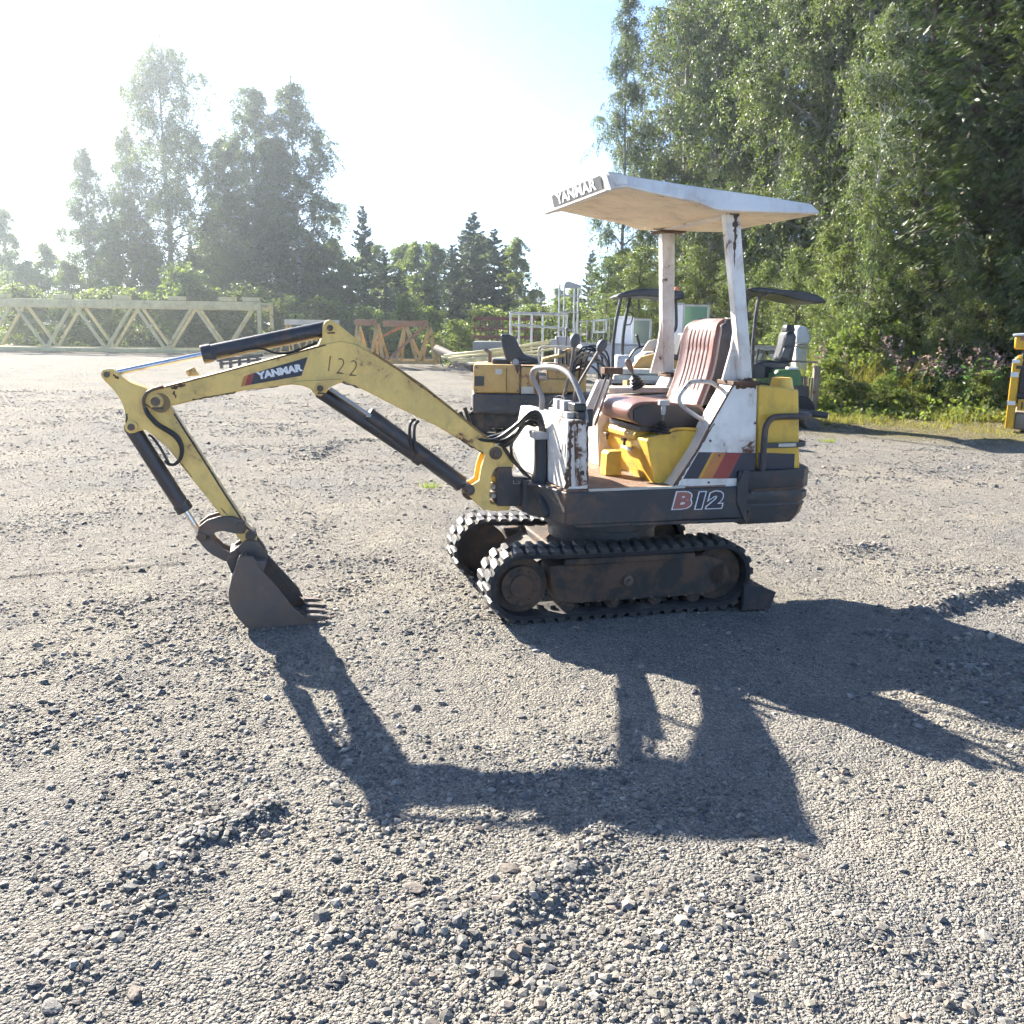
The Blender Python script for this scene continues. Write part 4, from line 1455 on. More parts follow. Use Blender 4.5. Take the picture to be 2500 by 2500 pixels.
# guard rail round the tail
gr = MB()
gr.tube([(-0.8, 0.47, 0.765), (-0.8, 0.47, 0.95), (-0.805, 0.47, 1.0), (-0.83, 0.47, 1.038), (-0.87, 0.47, 1.05), (-1.0, 0.465, 1.05), (-1.06, 0.45, 1.05), (-1.095, 0.4, 1.05), (-1.105, 0.3, 1.05), (-1.105, -0.3, 1.05), (-1.095, -0.4, 1.05), (-1.06, -0.45, 1.05), (-1.0, -0.465, 1.05), (-0.87, -0.47, 1.05), (-0.83, -0.47, 1.038), (-0.805, -0.47, 1.0), (-0.8, -0.47, 0.95), (-0.8, -0.47, 0.765)], .0165, 12, smooth=3)
gro = gr.build('guard_rail', BLK, EX)
gb = MB()
gb.plan([(-.815, .461), (-1.0, .456), (-1.055, .435), (-1.083, .39), (-1.092, .3), (-1.092, -.3), (-1.104, -.3), (-1.104, .3), (-1.094, .40), (-1.062, .447), (-1.0, .470), (-.815, .475)], .885, .912)
gb.build('guard_bar', BLK, gro, .003)
gl = MB()
gl.plan([(-.885, .4735), (-.99, .4712), (-.99, .4732), (-.885, .4762)], .891, .909)
gl.build('guard_label', CREAM, gro)

# ---------------------------------------------------------------- canopy
def post(tops, bases, y, inward):
    m = MB()
    (xa, xb, zt), (xc, xd, zb) = tops, bases
    def rg_(x0, x1, yy, z):
        return [(x0, yy - .030, z), (x1, yy - .030, z), (x1, yy + .030, z), (x0, yy + .030, z)]
    m.loft([rg_(xc, xd, y, zb), rg_(xa, xb, y - inward, zt)])
    return m
tp_ = ((-0.598,0.43,2.066)[0], (-0.519,0.43,2.066)[0], 2.085)
bs_ = ((-0.734,0.43,1.248)[0], (-0.67,0.43,1.248)[0], 1.236)
tpf_, bsf_ = (-.622, -.540, 2.085), (-.662, -.588, 1.236)
for s in (1, -1):
    if s < 0:
        tp_, bs_ = tpf_, bsf_
    o = post(tp_, bs_, s * .40, 0).build('canopy_post', WHT, EX, .008)
    g = MB()
    g.prism([(bs_[1], 1.236), (bs_[1] + .085, 1.236), (bs_[1] + .045, 1.40), (bs_[1] + .028, 1.56)], s * .40 - .03 * s - .008, s * .40 - .03 * s + .008)
    g.build('post_gusset', WHT, o, .002)
    tpz = MB()
    tpz.box((tp_[0] - .03, s * .40 - .06, 2.068), (tp_[1] + .03, s * .40 + .06, 2.078))
    tpz.build('post_top_plate', RUST, o, .002)
    rust_strip((tp_[0] + .022, s * .4302, 2.07), (tp_[0] + .012, s * .4302, 1.80), .034, o, s, 5 + s, taper=1)
    rust_strip((tp_[0] + .002, s * .4302, 2.066), (tp_[1] - .002, s * .4302, 2.066), .014, o, s, 8 + s)
    rust_strip((bs_[0] + .002, s * .4302, 1.240), (bs_[1] - .002, s * .4302, 1.240), .022, o, s, 11 + s)
beam = MB()
beam.box((-.60, -.36, 2.052), (-.53, .36, 2.10))
bmo = beam.build('canopy_beam', WHT, EX, .005)
for y0_, y1_ in ((-.44, -.30),):
    m = MB()
    m.box((-.66, y0_, 2.040), (-.50, y1_, 2.052))
    m.build('beam_bracket', RUST, bmo, .003)
for k, (zz, dx) in enumerate(((1.54, .012), (1.535, .03), (1.44, .004), (1.62, .02))):
    rust_strip((bs_[0] + .09 + dx - (1.54 - zz) * .1, .4302, zz + .008), (bs_[0] + .09 + dx - (1.54 - zz) * .1, .4302, zz - .008), .014, bmo, 1, 90 + k)
cv = [(.144, 2.222), (.124, 2.135), (.044, 2.150), (-.12, 2.125), (-.34, 2.096), (-.41, 2.074), (-.452, 2.066), (-1.007, 2.076), (-1.012, 2.086), (-.95, 2.139), (-.40, 2.180)]
cp = MB()
def ins(k):
    # upper face drawn in so that the rim is chamfered
    return k
under = [(.124, 2.135), (.044, 2.150), (-.12, 2.125), (-.34, 2.096), (-.41, 2.074), (-.452, 2.066), (-.73, 2.070), (-1.007, 2.076)]
upper = [(.144, 2.222), (.06, 2.218), (-.12, 2.203), (-.34, 2.185), (-.41, 2.180), (-.452, 2.177), (-.73, 2.156), (-.965, 2.135)]
n = len(under)
ring_pts = []
for k in range(n):
    (xu, zu), (xt, zt) = under[k], upper[k]
    ring_pts.append([(xu, .50, zu), (xu, -.50, zu), (xu, -.505, zu + .006), (xt, -.485, zt - .012), (xt, -.40, zt + .004), (xt, .40, zt + .004), (xt, .485, zt - .012), (xu, .505, zu + .006)])
cp.loft(ring_pts)
can_o = cp.build('canopy_roof', ROOFW, EX, .006, sharp=25)
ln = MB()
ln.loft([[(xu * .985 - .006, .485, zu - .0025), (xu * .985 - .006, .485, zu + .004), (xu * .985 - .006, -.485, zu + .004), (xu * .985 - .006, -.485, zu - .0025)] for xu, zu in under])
ln.build('canopy_bounce_sheet', BOUNCE, can_o, sharp=25)  # sheet added under the roof to carry the painted ground bounce
fl = MB()
fl.box((.115, -.505, 2.128), (.150, .505, 2.134))
fl.build('canopy_lip', ROOFW, can_o, .001)
nb = MB()
nb.add([(.1328, -.34, 2.146), (.1328, .42, 2.146), (.1480, .42, 2.210), (.1480, -.34, 2.210)], [(0, 1, 2, 3)])
nb.build('canopy_name_plate', plain('plate_grey', (.035, .035, .045), .45), can_o)
lettering('YANMAR', .072, WHITED, can_o, frame((.1425, .04, 2.178), (0, 1, 0), (.23, 0, 1)), bold=.0016, sx=2.05)
fc = MB()
fc.prism([(.10, 2.152), (.142, 2.219), (.05, 2.205), (.03, 2.160)], .488, .506)
fc.build('corner_gusset', ROOFW, can_o, .008)

# ================================================================== things at the back of the yard
CRANE = paint('pale_yellow_steel', (.66, .58, .29), .5, .12, .3, scale=3)
ORST = paint('orange_steel', (.38, .185, .095), .6, .35, .3, scale=4)
ORYEL = paint('ochre_steel', (.60, .40, .14), .55, .25, .3, scale=4)
TAN = paint('faded_orange_paint', (.64, .37, .10), .5, .45, .35, rustcol=(.14, .07, .035), scale=4)
GALV = plain('galvanised', (.55, .56, .57), .4, .6)
DKRED = paint('dark_red_steel', (.20, .06, .05), .6, .3, .2, scale=4)
CONC = paint('grey_concrete', (.34, .35, .33), .8, 0, .3)
PIPE = paint('pipe_grey', (.23, .20, .16), .7, .3, .3, scale=5)
GREEN = paint('green_paint', (.045, .19, .05), .4, .05, .2)
LOADY = paint('loader_yellow', (.76, .42, .012), .35, .03, .15)
WSHEET = paint('white_sheet_steel', (.62, .63, .65), .45, .1, .2, scale=2)
BEAC = plain('beacon_orange', (.80, .20, .02), .3)
SEATB = plain('seat_black', (.03, .03, .034), .42)
GLASSG = glassmat('green_glass', (.30, .55, .38))
GLASSD = glassmat('dusty_glass', (.34, .42, .38))
LBLUE = plain('letter_slate', (.09, .11, .14), .5)

CAMR = cam.rotation_euler.to_matrix()
def sight(px, py, Y):
    """the point at distance Y on a measured line of sight"""
    d = CAMR @ Vector(((px - 1250) / 2250, (1250 - py) / 2250, -1))
    return (d.x * Y / d.y, Y, 1.5 + d.z * Y / d.y)
def wx(px, Y): return sight(px, 795, Y)[0]
def wz(py, Y, px): return sight(px, py, Y)[2]

def bar(mb, a, b, wd, dp=None):
    """square bar from a to b"""
    a, b = Vector(a), Vector(b)
    d = b - a
    up = Vector((0, 1, 0)) if abs(d.normalized().y) < .8 else Vector((0, 0, 1))
    m = frame(a, d, up)
    dp = dp or wd
    return mb.box((0, -dp / 2, -wd / 2), (d.length, dp / 2, wd / 2), m)

def part(name, mat, root, fn, bevel=0.0, sub=None):
    m = MB()
    fn(m)
    return m.build(name, mat, sub or root, bevel, off=root['_o'] if root is not None else None)

def root_at(name, label, cat, loc, group=None):
    r = thing(name, label, cat, loc, 0, group)
    r['_o'] = loc
    return r

# ---------------------------------------------------------------- long pale crane truss at left
CL = (-24.0, 43.5, 0)
tr = root_at('crane_truss', 'long pale yellow lattice crane section lying across the left side of the yard', 'truss', CL)
xr, xl = -11.55, -34.0
zt, zb = 2.22, .16
for yy in (43.0, 45.2):
    part('top_chord', CRANE, tr, lambda m: m.box((xl, yy - .14, zt - .20), (xr, yy + .14, zt + .16)), .02)
    part('bottom_chord', CRANE, tr, lambda m: m.box((xl, yy - .11, zb - .13), (xr, yy + .11, zb + .06)), .02)
step = 2.75
k = 0
for yy, ph in ((43.0, 0.0), (45.2, .55)):
    x = xr - .35 - ph
    while x - step > xl:
        for a, b in (((x - step / 2, yy, zb), (x, yy, zt)), ((x - step / 2, yy, zb), (x - step, yy, zt))):
            part('diagonal', CRANE, tr, lambda m: bar(m, a, b, .13, .11))
        x -= step
for yy in (43.0, 45.2):
    part('end_post', CRANE, tr, lambda m: bar(m, (xr - .12, yy, 0), (xr - .12, yy, zt + .15), .17))
for x in (-20.6, -17.9, -15.4, -13.1, -12.0, -23.4, -26.1):
    part('joint_plate', CRANE, tr, lambda m: m.box((x - .38, 42.86, zt + .18), (x + .38, 43.14, zt + .36)), .01)
x = xr - .35
while x - step > xl:
    part('cross_tie', CRANE, tr, lambda m: bar(m, (x, 43.0, zt + .02), (x, 45.2, zt + .02), .12))
    part('cross_tie', CRANE, tr, lambda m: bar(m, (x - step / 2, 43.0, zb), (x - step / 2, 45.2, zb), .12))
    x -= step

# ---------------------------------------------------------------- orange and ochre frame sections
def aframe(name, label, Yd, px, mats, ext=1.6, lw=.11):
    """a short triangular lattice section: top beams, A-shaped legs, bottom rail"""
    loc = px['loc']
    r = root_at(name, label, 'truss', loc, 'short lattice sections behind the boom')
    for a, b in px['top']:
        for dy in (0,):
            part('top_beam', mats[0], r, lambda m: bar(m, a, b, .20, .24), .01)
    for a, b in px['legs']:
        part('leg', mats[1], r, lambda m: bar(m, a, b, lw, lw))
        part('leg', mats[1], r, lambda m: bar(m, a, (b[0], b[1] + ext, b[2]), lw * .85, lw * .85))
    for a, b in px['bottom']:
        part('bottom_rail', mats[1], r, lambda m: bar(m, a, b, .12, .12))
        part('bottom_rail', mats[1], r, lambda m: bar(m, (a[0], a[1] + ext, a[2]), (b[0], b[1] + ext, b[2]), .12, .12))
    for a, b in px.get('brace', []):
        part('brace', mats[0], r, lambda m: bar(m, a, b, .09, .09))
    return r
aframe('lattice_section', 'short orange and ochre lattice section right behind the boom, beside the pipe', 33, {
    'loc': (-4.2, 33.5, 0),
    'top': [((-5.604,33,1.531), (-4.871,33,1.542)), ((-4.613,33,1.503), (-3.045,33,1.526))],
    'legs': [((-5.505,33,1.462), (-5.703,33,0.138)), ((-5.476,33,1.462), (-5.355,33,0.143)), ((-4.843,33,1.472), (-5.08,33,0.147)), ((-4.814,33,1.472), (-4.645,33,0.154)), ((-3.866,33,1.402), (-4.181,33,0.161)), ((-3.794,33,1.403), (-3.427,33,0.172)), ((-3.003,33,1.414), (-3.398,33,0.172)), ((-2.974,33,1.415), (-2.804,33,0.081))],
    'bottom': [((-4.572,33,0.169), (-2.775,33,0.167)), ((-5.732,33,0.152), (-4.63,33,0.154))],
    'brace': [((-4.414,32.7,0.268), (-3.089,32.7,1.497)), ((-5.161,33.6,0.834), (-3.98,33.6,1.442))],
}, (ORST, ORYEL))
aframe('lattice_section', 'ochre lattice section mostly hidden behind the arm cylinder', 37, {
    'loc': (-8.3, 37.5, 0),
    'top': [((-9.04,37,1.51), (-6.912,37,1.51))],
    'legs': [((-8.978,37,1.448), (-9.275,37,0.331)), ((-8.881,37,1.449), (-8.725,37,0.275)), ((-8.01,37,1.462), (-8.336,37,0.281)), ((-7.945,37,1.463), (-7.72,37,0.258))],
    'bottom': [((-9.276,37,0.299), (-6.875,37,0.27))],
}, (CREAM, ORYEL), lw=.06)

# ---------------------------------------------------------------- pipe, beams, rack
r = root_at('steel_pipe', 'thick rusty grey pipe leaning on the ground left of the orange excavator', 'pipe', (-1.9, 29.0, 0))
part('pipe_barrel', PIPE, r, lambda m: m.tube([(-2.454,29.5,0.743), (-1.43,28.2,0.375)], .135, 18))
part('pipe_end', BLACKP, r, lambda m: m.tube([(-1.562,28.35,0.416), (-1.193,27.9,0.281)], .165, 18))
r = root_at('ground_clutter', 'small heap of scrap iron under the pipe', 'scrap', (-2.1, 30, 0))
for i in range(7):
    rr = random.Random(i)
    part('scrap_bar', PIPE if i % 2 else GREYP, r, lambda m: bar(m, (-2.4 + rr.random() * .9, 30 + rr.random() * .4, .06), (-2.4 + rr.random() * 1.2, 30 + rr.random() * .6, .1 + rr.random() * .5), .06))
for i in range(9):
    a, b = [((-2.021,27,0.624), (0.898,24.5,1.062)), ((-1.903,27,0.544), (0.846,24.5,0.977)), ((-1.843,27,0.486), (0.48,24.8,0.794)), ((-1.594,26.8,0.451), (0.681,24.2,0.772)),
            ((-2.111,27.4,0.562), (0.377,25.2,0.824)), ((-1.204,26,0.442), (0.467,24,0.692)), ((-1.38,27.2,0.65), (0.954,24.6,1.125)), ((-1.107,26.4,0.519), (0.996,24.2,0.923)), ((-1.898,27.8,0.648), (0.269,25.6,0.9))][i]
    m = MB()
    bar(m, a, b, .055, .07)
    o = m.build('steel_beam', CRANE, None, .006)
    tag(o, 'pale yellow steel beam in the fanned pile behind the orange excavator', 'beam', 'pale beams piled behind the orange excavator')
r = root_at('harrow_rack', 'small black steel rack on the gravel seen under the arm cylinder', 'rack', (-9.0, 30.0, 0))
part('rack_bar', BLK, r, lambda m: bar(m, (-9.56,30,0.262), (-8.374,31,0.404), .10))
part('rack_bar', BLK, r, lambda m: bar(m, (-9.487,30,0.146), (-8.433,31,0.269), .08))
for q in (540, 562, 584, 606, 628):
    t = (q - 530) / 110
    part('rack_leg', BLK, r, lambda m: bar(m, ((-9.56,30,0.262)[0] + ((-8.374,31,0.404)[0] - (-9.56,30,0.262)[0]) * t, 30 + t, .38), ((-9.56,30,0.262)[0] + ((-8.374,31,0.404)[0] - (-9.56,30,0.262)[0]) * t, 30 + t, 0), .09))

# ---------------------------------------------------------------- red rail carriage on a grey slab
r = root_at('slab_stack', 'grey concrete slabs stacked behind the black seat', 'slab', (-.9, 31, 0))
part('slab', CONC, r, lambda m: m.box((-1.40, 30.2, .0), (.25, 31.8, .46)), .02)
part('slab', CONC, r, lambda m: m.box((-1.34, 30.3, .47), (.20, 31.7, .98)), .02)
r = root_at('red_railing', 'dark red steel rail frame standing above the grey slabs', 'railing', (-.6, 31, 0))
for z_ in (1.12, 1.40, 1.72):
    part('rail', DKRED, r, lambda m: bar(m, (-1.36, 31.0, z_), (.75, 31.0, z_), .10 if z_ != 1.40 else .06, .08))
for i in range(12):
    x = -1.32 + i * .185
    part('baluster', DKRED, r, lambda m: bar(m, (x, 31.0, 1.0), (x, 31.0, 1.72), .045))

# ---------------------------------------------------------------- galvanised work platform with mast
r = root_at('work_platform', 'galvanised railing platform with a short lattice mast', 'platform', (1.0, 26, 0))
def plat_pt(px, py, Y):
    return px
TL, TR_ = (-0.15,26,1.842), (1.465,26.6,1.839)
ML, MR = (-0.146,26,1.532), (1.475,26.6,1.443)
part('top_rail', GALV, r, lambda m: m.tube([TL, TR_], .035, 8))
part('mid_rail', GALV, r, lambda m: m.tube([ML, MR], .032, 8))
for a in (((-0.116,26,1.842), (-0.106,26,1.154)), ((0.121,26.1,1.847), (0.133,26.1,1.156)), ((0.475,26.2,1.842), (0.489,26.2,1.115)), ((0.788,26.4,1.838), (0.804,26.4,1.094)), ((1.465,26.6,1.839), (1.485,26.6,1.067))):
    part('post', GALV, r, lambda m: m.tube([a[0], (a[0][0], a[0][1], .45)], .03, 8))
part('back_rail', GALV, r, lambda m: m.tube([(-0.157,27.2,1.834), (1.484,27.8,1.819)], .028, 8))
part('deck', GREYP, r, lambda m: m.box((-.02, 26.0, .38), (1.65, 27.4, .46)), .01)
for x, y in ((.02, 26.1), (1.6, 26.1), (.02, 27.3), (1.6, 27.3)):
    part('foot', GREYP, r, lambda m: bar(m, (x, y, 0), (x, y, .38), .09))
for x, y in ((1.24, 26.5), (1.66, 26.5), (1.40, 27.0), (1.80, 27.0)):
    mast = part('mast_post', GALV, r, lambda m: m.tube([(x, y, .4), (x, y, 2.66)], .028, 8))
part('mast_head', GREYP, r, lambda m: m.prism([(1.36, 2.62), (1.40, 2.72), (1.50, 2.74), (1.60, 2.70), (1.84, 2.63), (1.84, 2.56), (1.36, 2.54)], 26.46, 26.54), 0, mast)
for z_ in (.9, 1.4, 1.9, 2.35):
    part('mast_rung', GALV, r, lambda m: m.tube([(1.24, 26.5, z_), (1.66, 26.5, z_)], .02, 6), 0, mast)
    part('mast_rung', GALV, r, lambda m: m.tube([(1.40, 27.0, z_), (1.80, 27.0, z_)], .02, 6), 0, mast)
part('winch', GREYP, r, lambda m: [m.box((1.15, 26.2, .46), (1.58, 26.7, 1.22)), m.tube([(1.0, 26.2, 1.05), (1.2, 26.2, 1.05)], .10, 12)] and None, .02)
r = root_at('mesh_barrier', 'thin grey mesh barrier between the platform and the trees', 'barrier', (2.3, 27.5, 0))
part('barrier_rail', GREYP, r, lambda m: [m.tube([(1.75, 27.5, 1.62), (2.95, 27.5, 1.76)], .022, 6), m.tube([(1.75, 27.5, .98), (2.95, 27.5, 1.06)], .02, 6)] and None)
for i in range(8):
    x = 1.78 + i * .165
    part('barrier_bar', GREYP, r, lambda m: m.tube([(x, 27.5, 0), (x, 27.5, 1.62 + i * .02)], .016 if i not in (0, 7) else .03, 6))
part('barrier_sign', WHITED, r, lambda m: [bar(m, (2.30, 27.47, 1.68), (2.68, 27.47, 1.70), .05, .02), bar(m, (2.30, 27.47, 1.34), (2.68, 27.47, 1.36), .05, .02), bar(m, (2.31, 27.47, 1.34), (2.31, 27.47, 1.7), .05, .02), bar(m, (2.67, 27.47, 1.34), (2.67, 27.47, 1.7), .05, .02)] and None)

# ---------------------------------------------------------------- white lettered trailer side
TY = 22.0
r = root_at('trailer', 'low white sheet steel trailer box with slate lettering, behind the seat', 'trailer', (4.1, TY + .9, 0))
xa, xb = (1.576,22,1.08)[0], (6.635,22,0.984)[0]
part('side_panel', WSHEET, r, lambda m: m.box((xa, TY, .42), (xb, TY + .06, 1.09)), .01)
part('box', WSHEET, r, lambda m: m.box((xa + .02, TY + .062, .40), (xb - .02, TY + 2.0, 1.05)), .01)
part('top_edge', GREYP, r, lambda m: m.box((xa - .02, TY - .02, 1.092), (xb + .02, TY + .08, 1.13)), .006)
for x in (2.6, 5.2):
    w_ = part('wheel', RUB, r, lambda m: m.disc_y((x, .30), .30, TY + .15, TY + .37, 22), .03)
    part('rim', GREYP, r, lambda m: m.disc_y((x, .30), .16, TY + .14, TY + .20, 18), .01, w_)
for ch, px in (('A', (5.019,21.98,0.723)), ('G', (5.442,21.98,0.739)), ('C', (5.747,21.98,0.791)), ('O', (6.056,21.98,0.796))):
    o = lettering(ch, .60, LBLUE, r, Matrix.Translation(Vector((px[0], TY - .004, .78)) - Vector(r['_o'])) @ Matrix.Rotation(R(90), 4, 'X'), bold=.018, extrude=.002, sx=1.1)

# glazed cab panels stored on pallets
def pane(label, Y, x0, x1, z0, z1, mat, frame_mat, grp='old cab panels standing beyond the yard'):
    r = root_at('cab_panel', label, 'panel', ((x0 + x1) / 2, Y, 0), grp)
    part('pane', mat, r, lambda m: m.box((x0 + .03, Y, z0 + .03), (x1 - .03, Y + .02, z1 - .03)))
    for nm, a, b in (('frame', (x0, z0), (x1, z0)), ('frame', (x0, z1), (x1, z1)), ('frame', (x0, z0), (x0, z1)), ('frame', (x1, z0), (x1, z1))):
        part(nm, frame_mat, r, lambda m: bar(m, (a[0], Y + .01, a[1]), (b[0], Y + .01, b[1]), .05, .06))
    for x in (x0 + .05, x1 - .05):
        part('stand', frame_mat, r, lambda m: bar(m, (x, Y + .1, 0), (x, Y + .1, z0), .07))
    return r
Y = 24
pane('crumpled white sheet panel left behind the black canopy posts', Y, wx(1503, Y), wx(1545, Y), .5, wz(774, Y, 1520), WHITED, WHITED)
pane('dusty greenish cab window behind the black canopy posts', Y + .3, wx(1545, Y), wx(1593, Y), .5, wz(780, Y, 1570), GLASSD, GREYP)
pane('tall whitish cab panel right of the left canopy post', Y + .2, wx(1640, Y), wx(1671, Y), .5, wz(741, Y, 1655), WHITED, GREYP)
pane('green tinted cab window right above the brown seat', Y + .5, wx(1672, Y), wx(1738, Y), .5, wz(745, Y, 1700), GLASSG, GREYP)

# ---------------------------------------------------------------- faded orange excavator without canopy
Y0 = 12.5
OE = root_at('orange_excavator', 'faded orange mini excavator with bare black seat and no canopy', 'excavator', (.85, 13.1, 0))
def wb(x0, x1, y0, y1, py0, py1, Yf=Y0):
    """box between pixel-free metres in x and heights given in metres"""
    return None
part('lower_frame', BLK, OE, lambda m: m.plan([(-.55, 12.45), (1.35, 12.40), (1.75, 12.7), (1.75, 13.6), (-.35, 13.7), (-.60, 13.2)], .33, .60), .02)
body = part('engine_cover', TAN, OE, lambda m: m.box((-.545, 12.46, .605), (.08, 13.5, .985)), .02)
part('cover_door', TAN, OE, lambda m: m.box((.09, 12.45, .605), (.32, 13.45, .955)), .015, body)
part('grille', BLK, OE, lambda m: m.box((-.53, 12.445, .70), (-.40, 12.47, .83)), .004, body)
part('sticker', CREAM, OE, lambda m: m.box((-.25, 12.448, .86), (-.16, 12.462, .93)), 0, body)
part('sticker', CREAM, OE, lambda m: m.box((.10, 12.438, .61), (.26, 12.452, .70)), 0, body)
part('side_cover', TAN, OE, lambda m: m.box((.33, 12.50, .605), (.72, 13.3, .80)), .02, body)
part('console_body', TAN, OE, lambda m: [m.box((.45, 12.55, .80), (.72, 13.1, 1.0)), m.box((.72, 12.6, .62), (.98, 13.2, .93))] and None, .015)
part('battery_box', BLACKP, OE, lambda m: m.box((-.30, 12.7, .985), (-.05, 13.1, 1.05)), .01)
st = part('seat_shell', SEATB, OE, lambda m: m.loft([[(x + dx, 12.60 + .5 * f, z) for dx, f, z in ((0, 0, z0), (w0, 0, z0), (w0, 1, z0), (0, 1, z0))] for x, w0, z0 in ((-.185, .10, 1.385), (-.19, .20, 1.35), (-.165, .23, 1.22), (-.14, .27, 1.12), (-.12, .46, 1.06), (-.05, .42, 1.03), (-.02, .30, .985))]), .02)
part('seat_lip', SEATB, OE, lambda m: m.loft([[(.05, 12.58, 1.04), (.05, 13.12, 1.04), (.05, 13.12, 1.09), (.05, 12.58, 1.09)], [(.25, 12.57, 1.02), (.25, 13.13, 1.02), (.25, 13.13, 1.065), (.25, 12.57, 1.065)], [(.36, 12.60, .985), (.36, 13.1, .985), (.36, 13.1, 1.01), (.36, 12.60, 1.01)]]), .015, st)
part('guard_loop', CREAM, OE, lambda m: m.tube([(.36, 12.6, .90), (.33, 12.6, 1.05), (.33, 12.6, 1.18), (.36, 12.6, 1.225), (.48, 12.6, 1.235), (.78, 12.6, 1.225), (.88, 12.6, 1.20)], .014, 8, smooth=4))
part('console_tray', TAN, OE, lambda m: m.prism([(.38, 1.03), (.70, 1.11), (.70, 1.15), (.38, 1.07)], 12.58, 13.0), .006)
part('valve_block', PIPE, OE, lambda m: [m.box((.60 + i * .055, 12.6, .98), (.635 + i * .055, 12.95, 1.20 - .02 * (i % 3))) for i in range(5)] and None, .006)
part('arm_cover', TAN, OE, lambda m: m.prism([(.72, .96), (.70, 1.20), (.80, 1.22), (.98, 1.18), (1.02, .98)], 12.7, 13.0), .015)
for i, (a, b) in enumerate((((.62, 12.7, 1.15), (.56, 12.65, 1.40)), ((.70, 12.7, 1.15), (.70, 12.65, 1.46)))):
    part('control_lever', LEV, OE, lambda m: [m.tube([a, b], .009, 6), m.ball(b, .02)] and None)
rh = random.Random(5)
for i in range(11):
    z_ = .93 + .27 * rh.random()
    x0 = .74 + rh.random() * .2
    x1 = 1.12 + rh.random() * .16
    part('hydraulic_hose', HOSE if i % 3 else PIPE, OE, lambda m: m.tube([(x0, 12.55, .72 + .2 * rh.random()), (x0 + .06, 12.5, z_), (x0 + (x1 - x0) * .6, 12.5, z_ + .06), (x1, 12.55, z_ - .08), (x1 + .03, 12.6, .62)], .0135, 6, smooth=4))
part('exhaust', PIPE, OE, lambda m: m.tube([(-.35, 13.2, .98), (-.35, 13.2, 1.12), (-.42, 13.2, 1.17)], .03, 10))
part('work_lamp', GREYP, OE, lambda m: m.tube([(.02, 12.62, 1.02), (.02, 12.54, 1.02)], [.035, .045], 12))
for i in range(6):
    part('grille_slot', BLACKP, OE, lambda m: m.box((-.525 + i * .02, 12.438, .715), (-.515 + i * .02, 12.446, .815)), 0, body)
for x, z in ((-.50, .94), (.02, .94), (.05, .64), (-.50, .64), (.30, .92), (.30, .64)):
    part('bolt', PIN, OE, lambda m: m.disc_y((x, z), .012, 12.436, 12.462, 8), 0, body)
for x in (-.10, .085, .325):
    part('panel_seam', RUST, OE, lambda m: m.box((x - .004, 12.4475, .61), (x + .004, 12.4585, .95)), 0, body)
part('rust_patch', RUST, OE, lambda m: m.prism([(.0, .985), (.07, .985), (.075, .93), (.06, .90), (.05, .86), (.03, .90), (.015, .95)], 12.457, 12.4595), 0, body)
part('rust_patch', RUST, OE, lambda m: m.prism([(.27, .70), (.32, .95), (.31, .80), (.325, .62), (.29, .61)], 12.446, 12.4495), 0, body)
for i in range(7):
    part('drain_hole', BLACKP, OE, lambda m: m.disc_y((-.35 + i * .26, .50), .014, 12.36, 12.50, 8))
bm = part('boom', TAN, OE, lambda m: m.prism([(1.62, .94), (1.74, 1.10), (1.98, 1.16), (2.25, 1.06), (2.55, .82), (2.62, .60), (2.40, .66), (2.10, .88), (1.85, .95)], 12.9, 13.12), .02)
part('boom_cylinder', CYL, OE, lambda m: m.tube([(1.98, 13.2, 1.20), (2.35, 13.2, 1.06)], .045, 12), 0, bm)
part('arm_plate', CREAM, OE, lambda m: m.prism([(1.80, 1.16), (1.90, 1.32), (2.12, 1.36), (2.24, 1.30), (2.28, 1.18), (2.10, 1.20)], 13.25, 13.32), .01)
part('boom_foot', TAN, OE, lambda m: m.box((1.55, 12.75, .55), (1.80, 13.25, .95)), .02)
part('deck_edge', CREAM, OE, lambda m: [m.box((1.35, 12.55, .80), (2.45, 12.75, .87)), m.box((1.40, 12.56, .88), (2.40, 12.8, .95))] and None, .01)
for yc in (12.62, 13.62):
    b = MB()
    oo, ii = racetrack(.20, -.42, 1.25, .22), racetrack(.17, -.42, 1.25, .22)
    b.loft([[(p[0], yc + yy, p[1]) for p in pts] for pts, yy in ((oo, -.14), (oo, .14), (ii, .14), (ii, -.14), (oo, -.14))], False)
    bo = b.build('crawler_track', RUB, OE, off=OE['_o'])
    lug = MB()
    lug.box((-.026, -.135, -.004), (.026, .135, .028))
    lme = bpy.data.meshes.new('track_lug')
    lme.from_pydata(lug.v, [], lug.f)
    lme.materials.append(RUB)
    for p, tg in walk(racetrack(.20, -.42, 1.25, .22), 40):
        o = bpy.data.objects.new('track_lug', lme)
        COL.objects.link(o)
        o.parent = bo
        nrm = Vector((tg.z, 0, -tg.x))
        mt = Matrix.Identity(4)
        for i, a in enumerate((tg, nrm.cross(tg), nrm)):
            mt[0][i], mt[1][i], mt[2][i] = a
        q = Vector((p.x, yc, p.z)) - Vector(OE['_o'])
        mt[0][3], mt[1][3], mt[2][3] = q
        o.matrix_local = mt
    part('track_frame', UND, OE, lambda m: m.prism([(-.40, .14), (1.22, .14), (1.22, .31), (-.40, .31)], yc - .10, yc + .10), .02)
    for x in (-.42, 1.25):
        part('track_wheel', UND, OE, lambda m: m.disc_y((x, .22), .165, yc - .08, yc + .08, 20), .01)

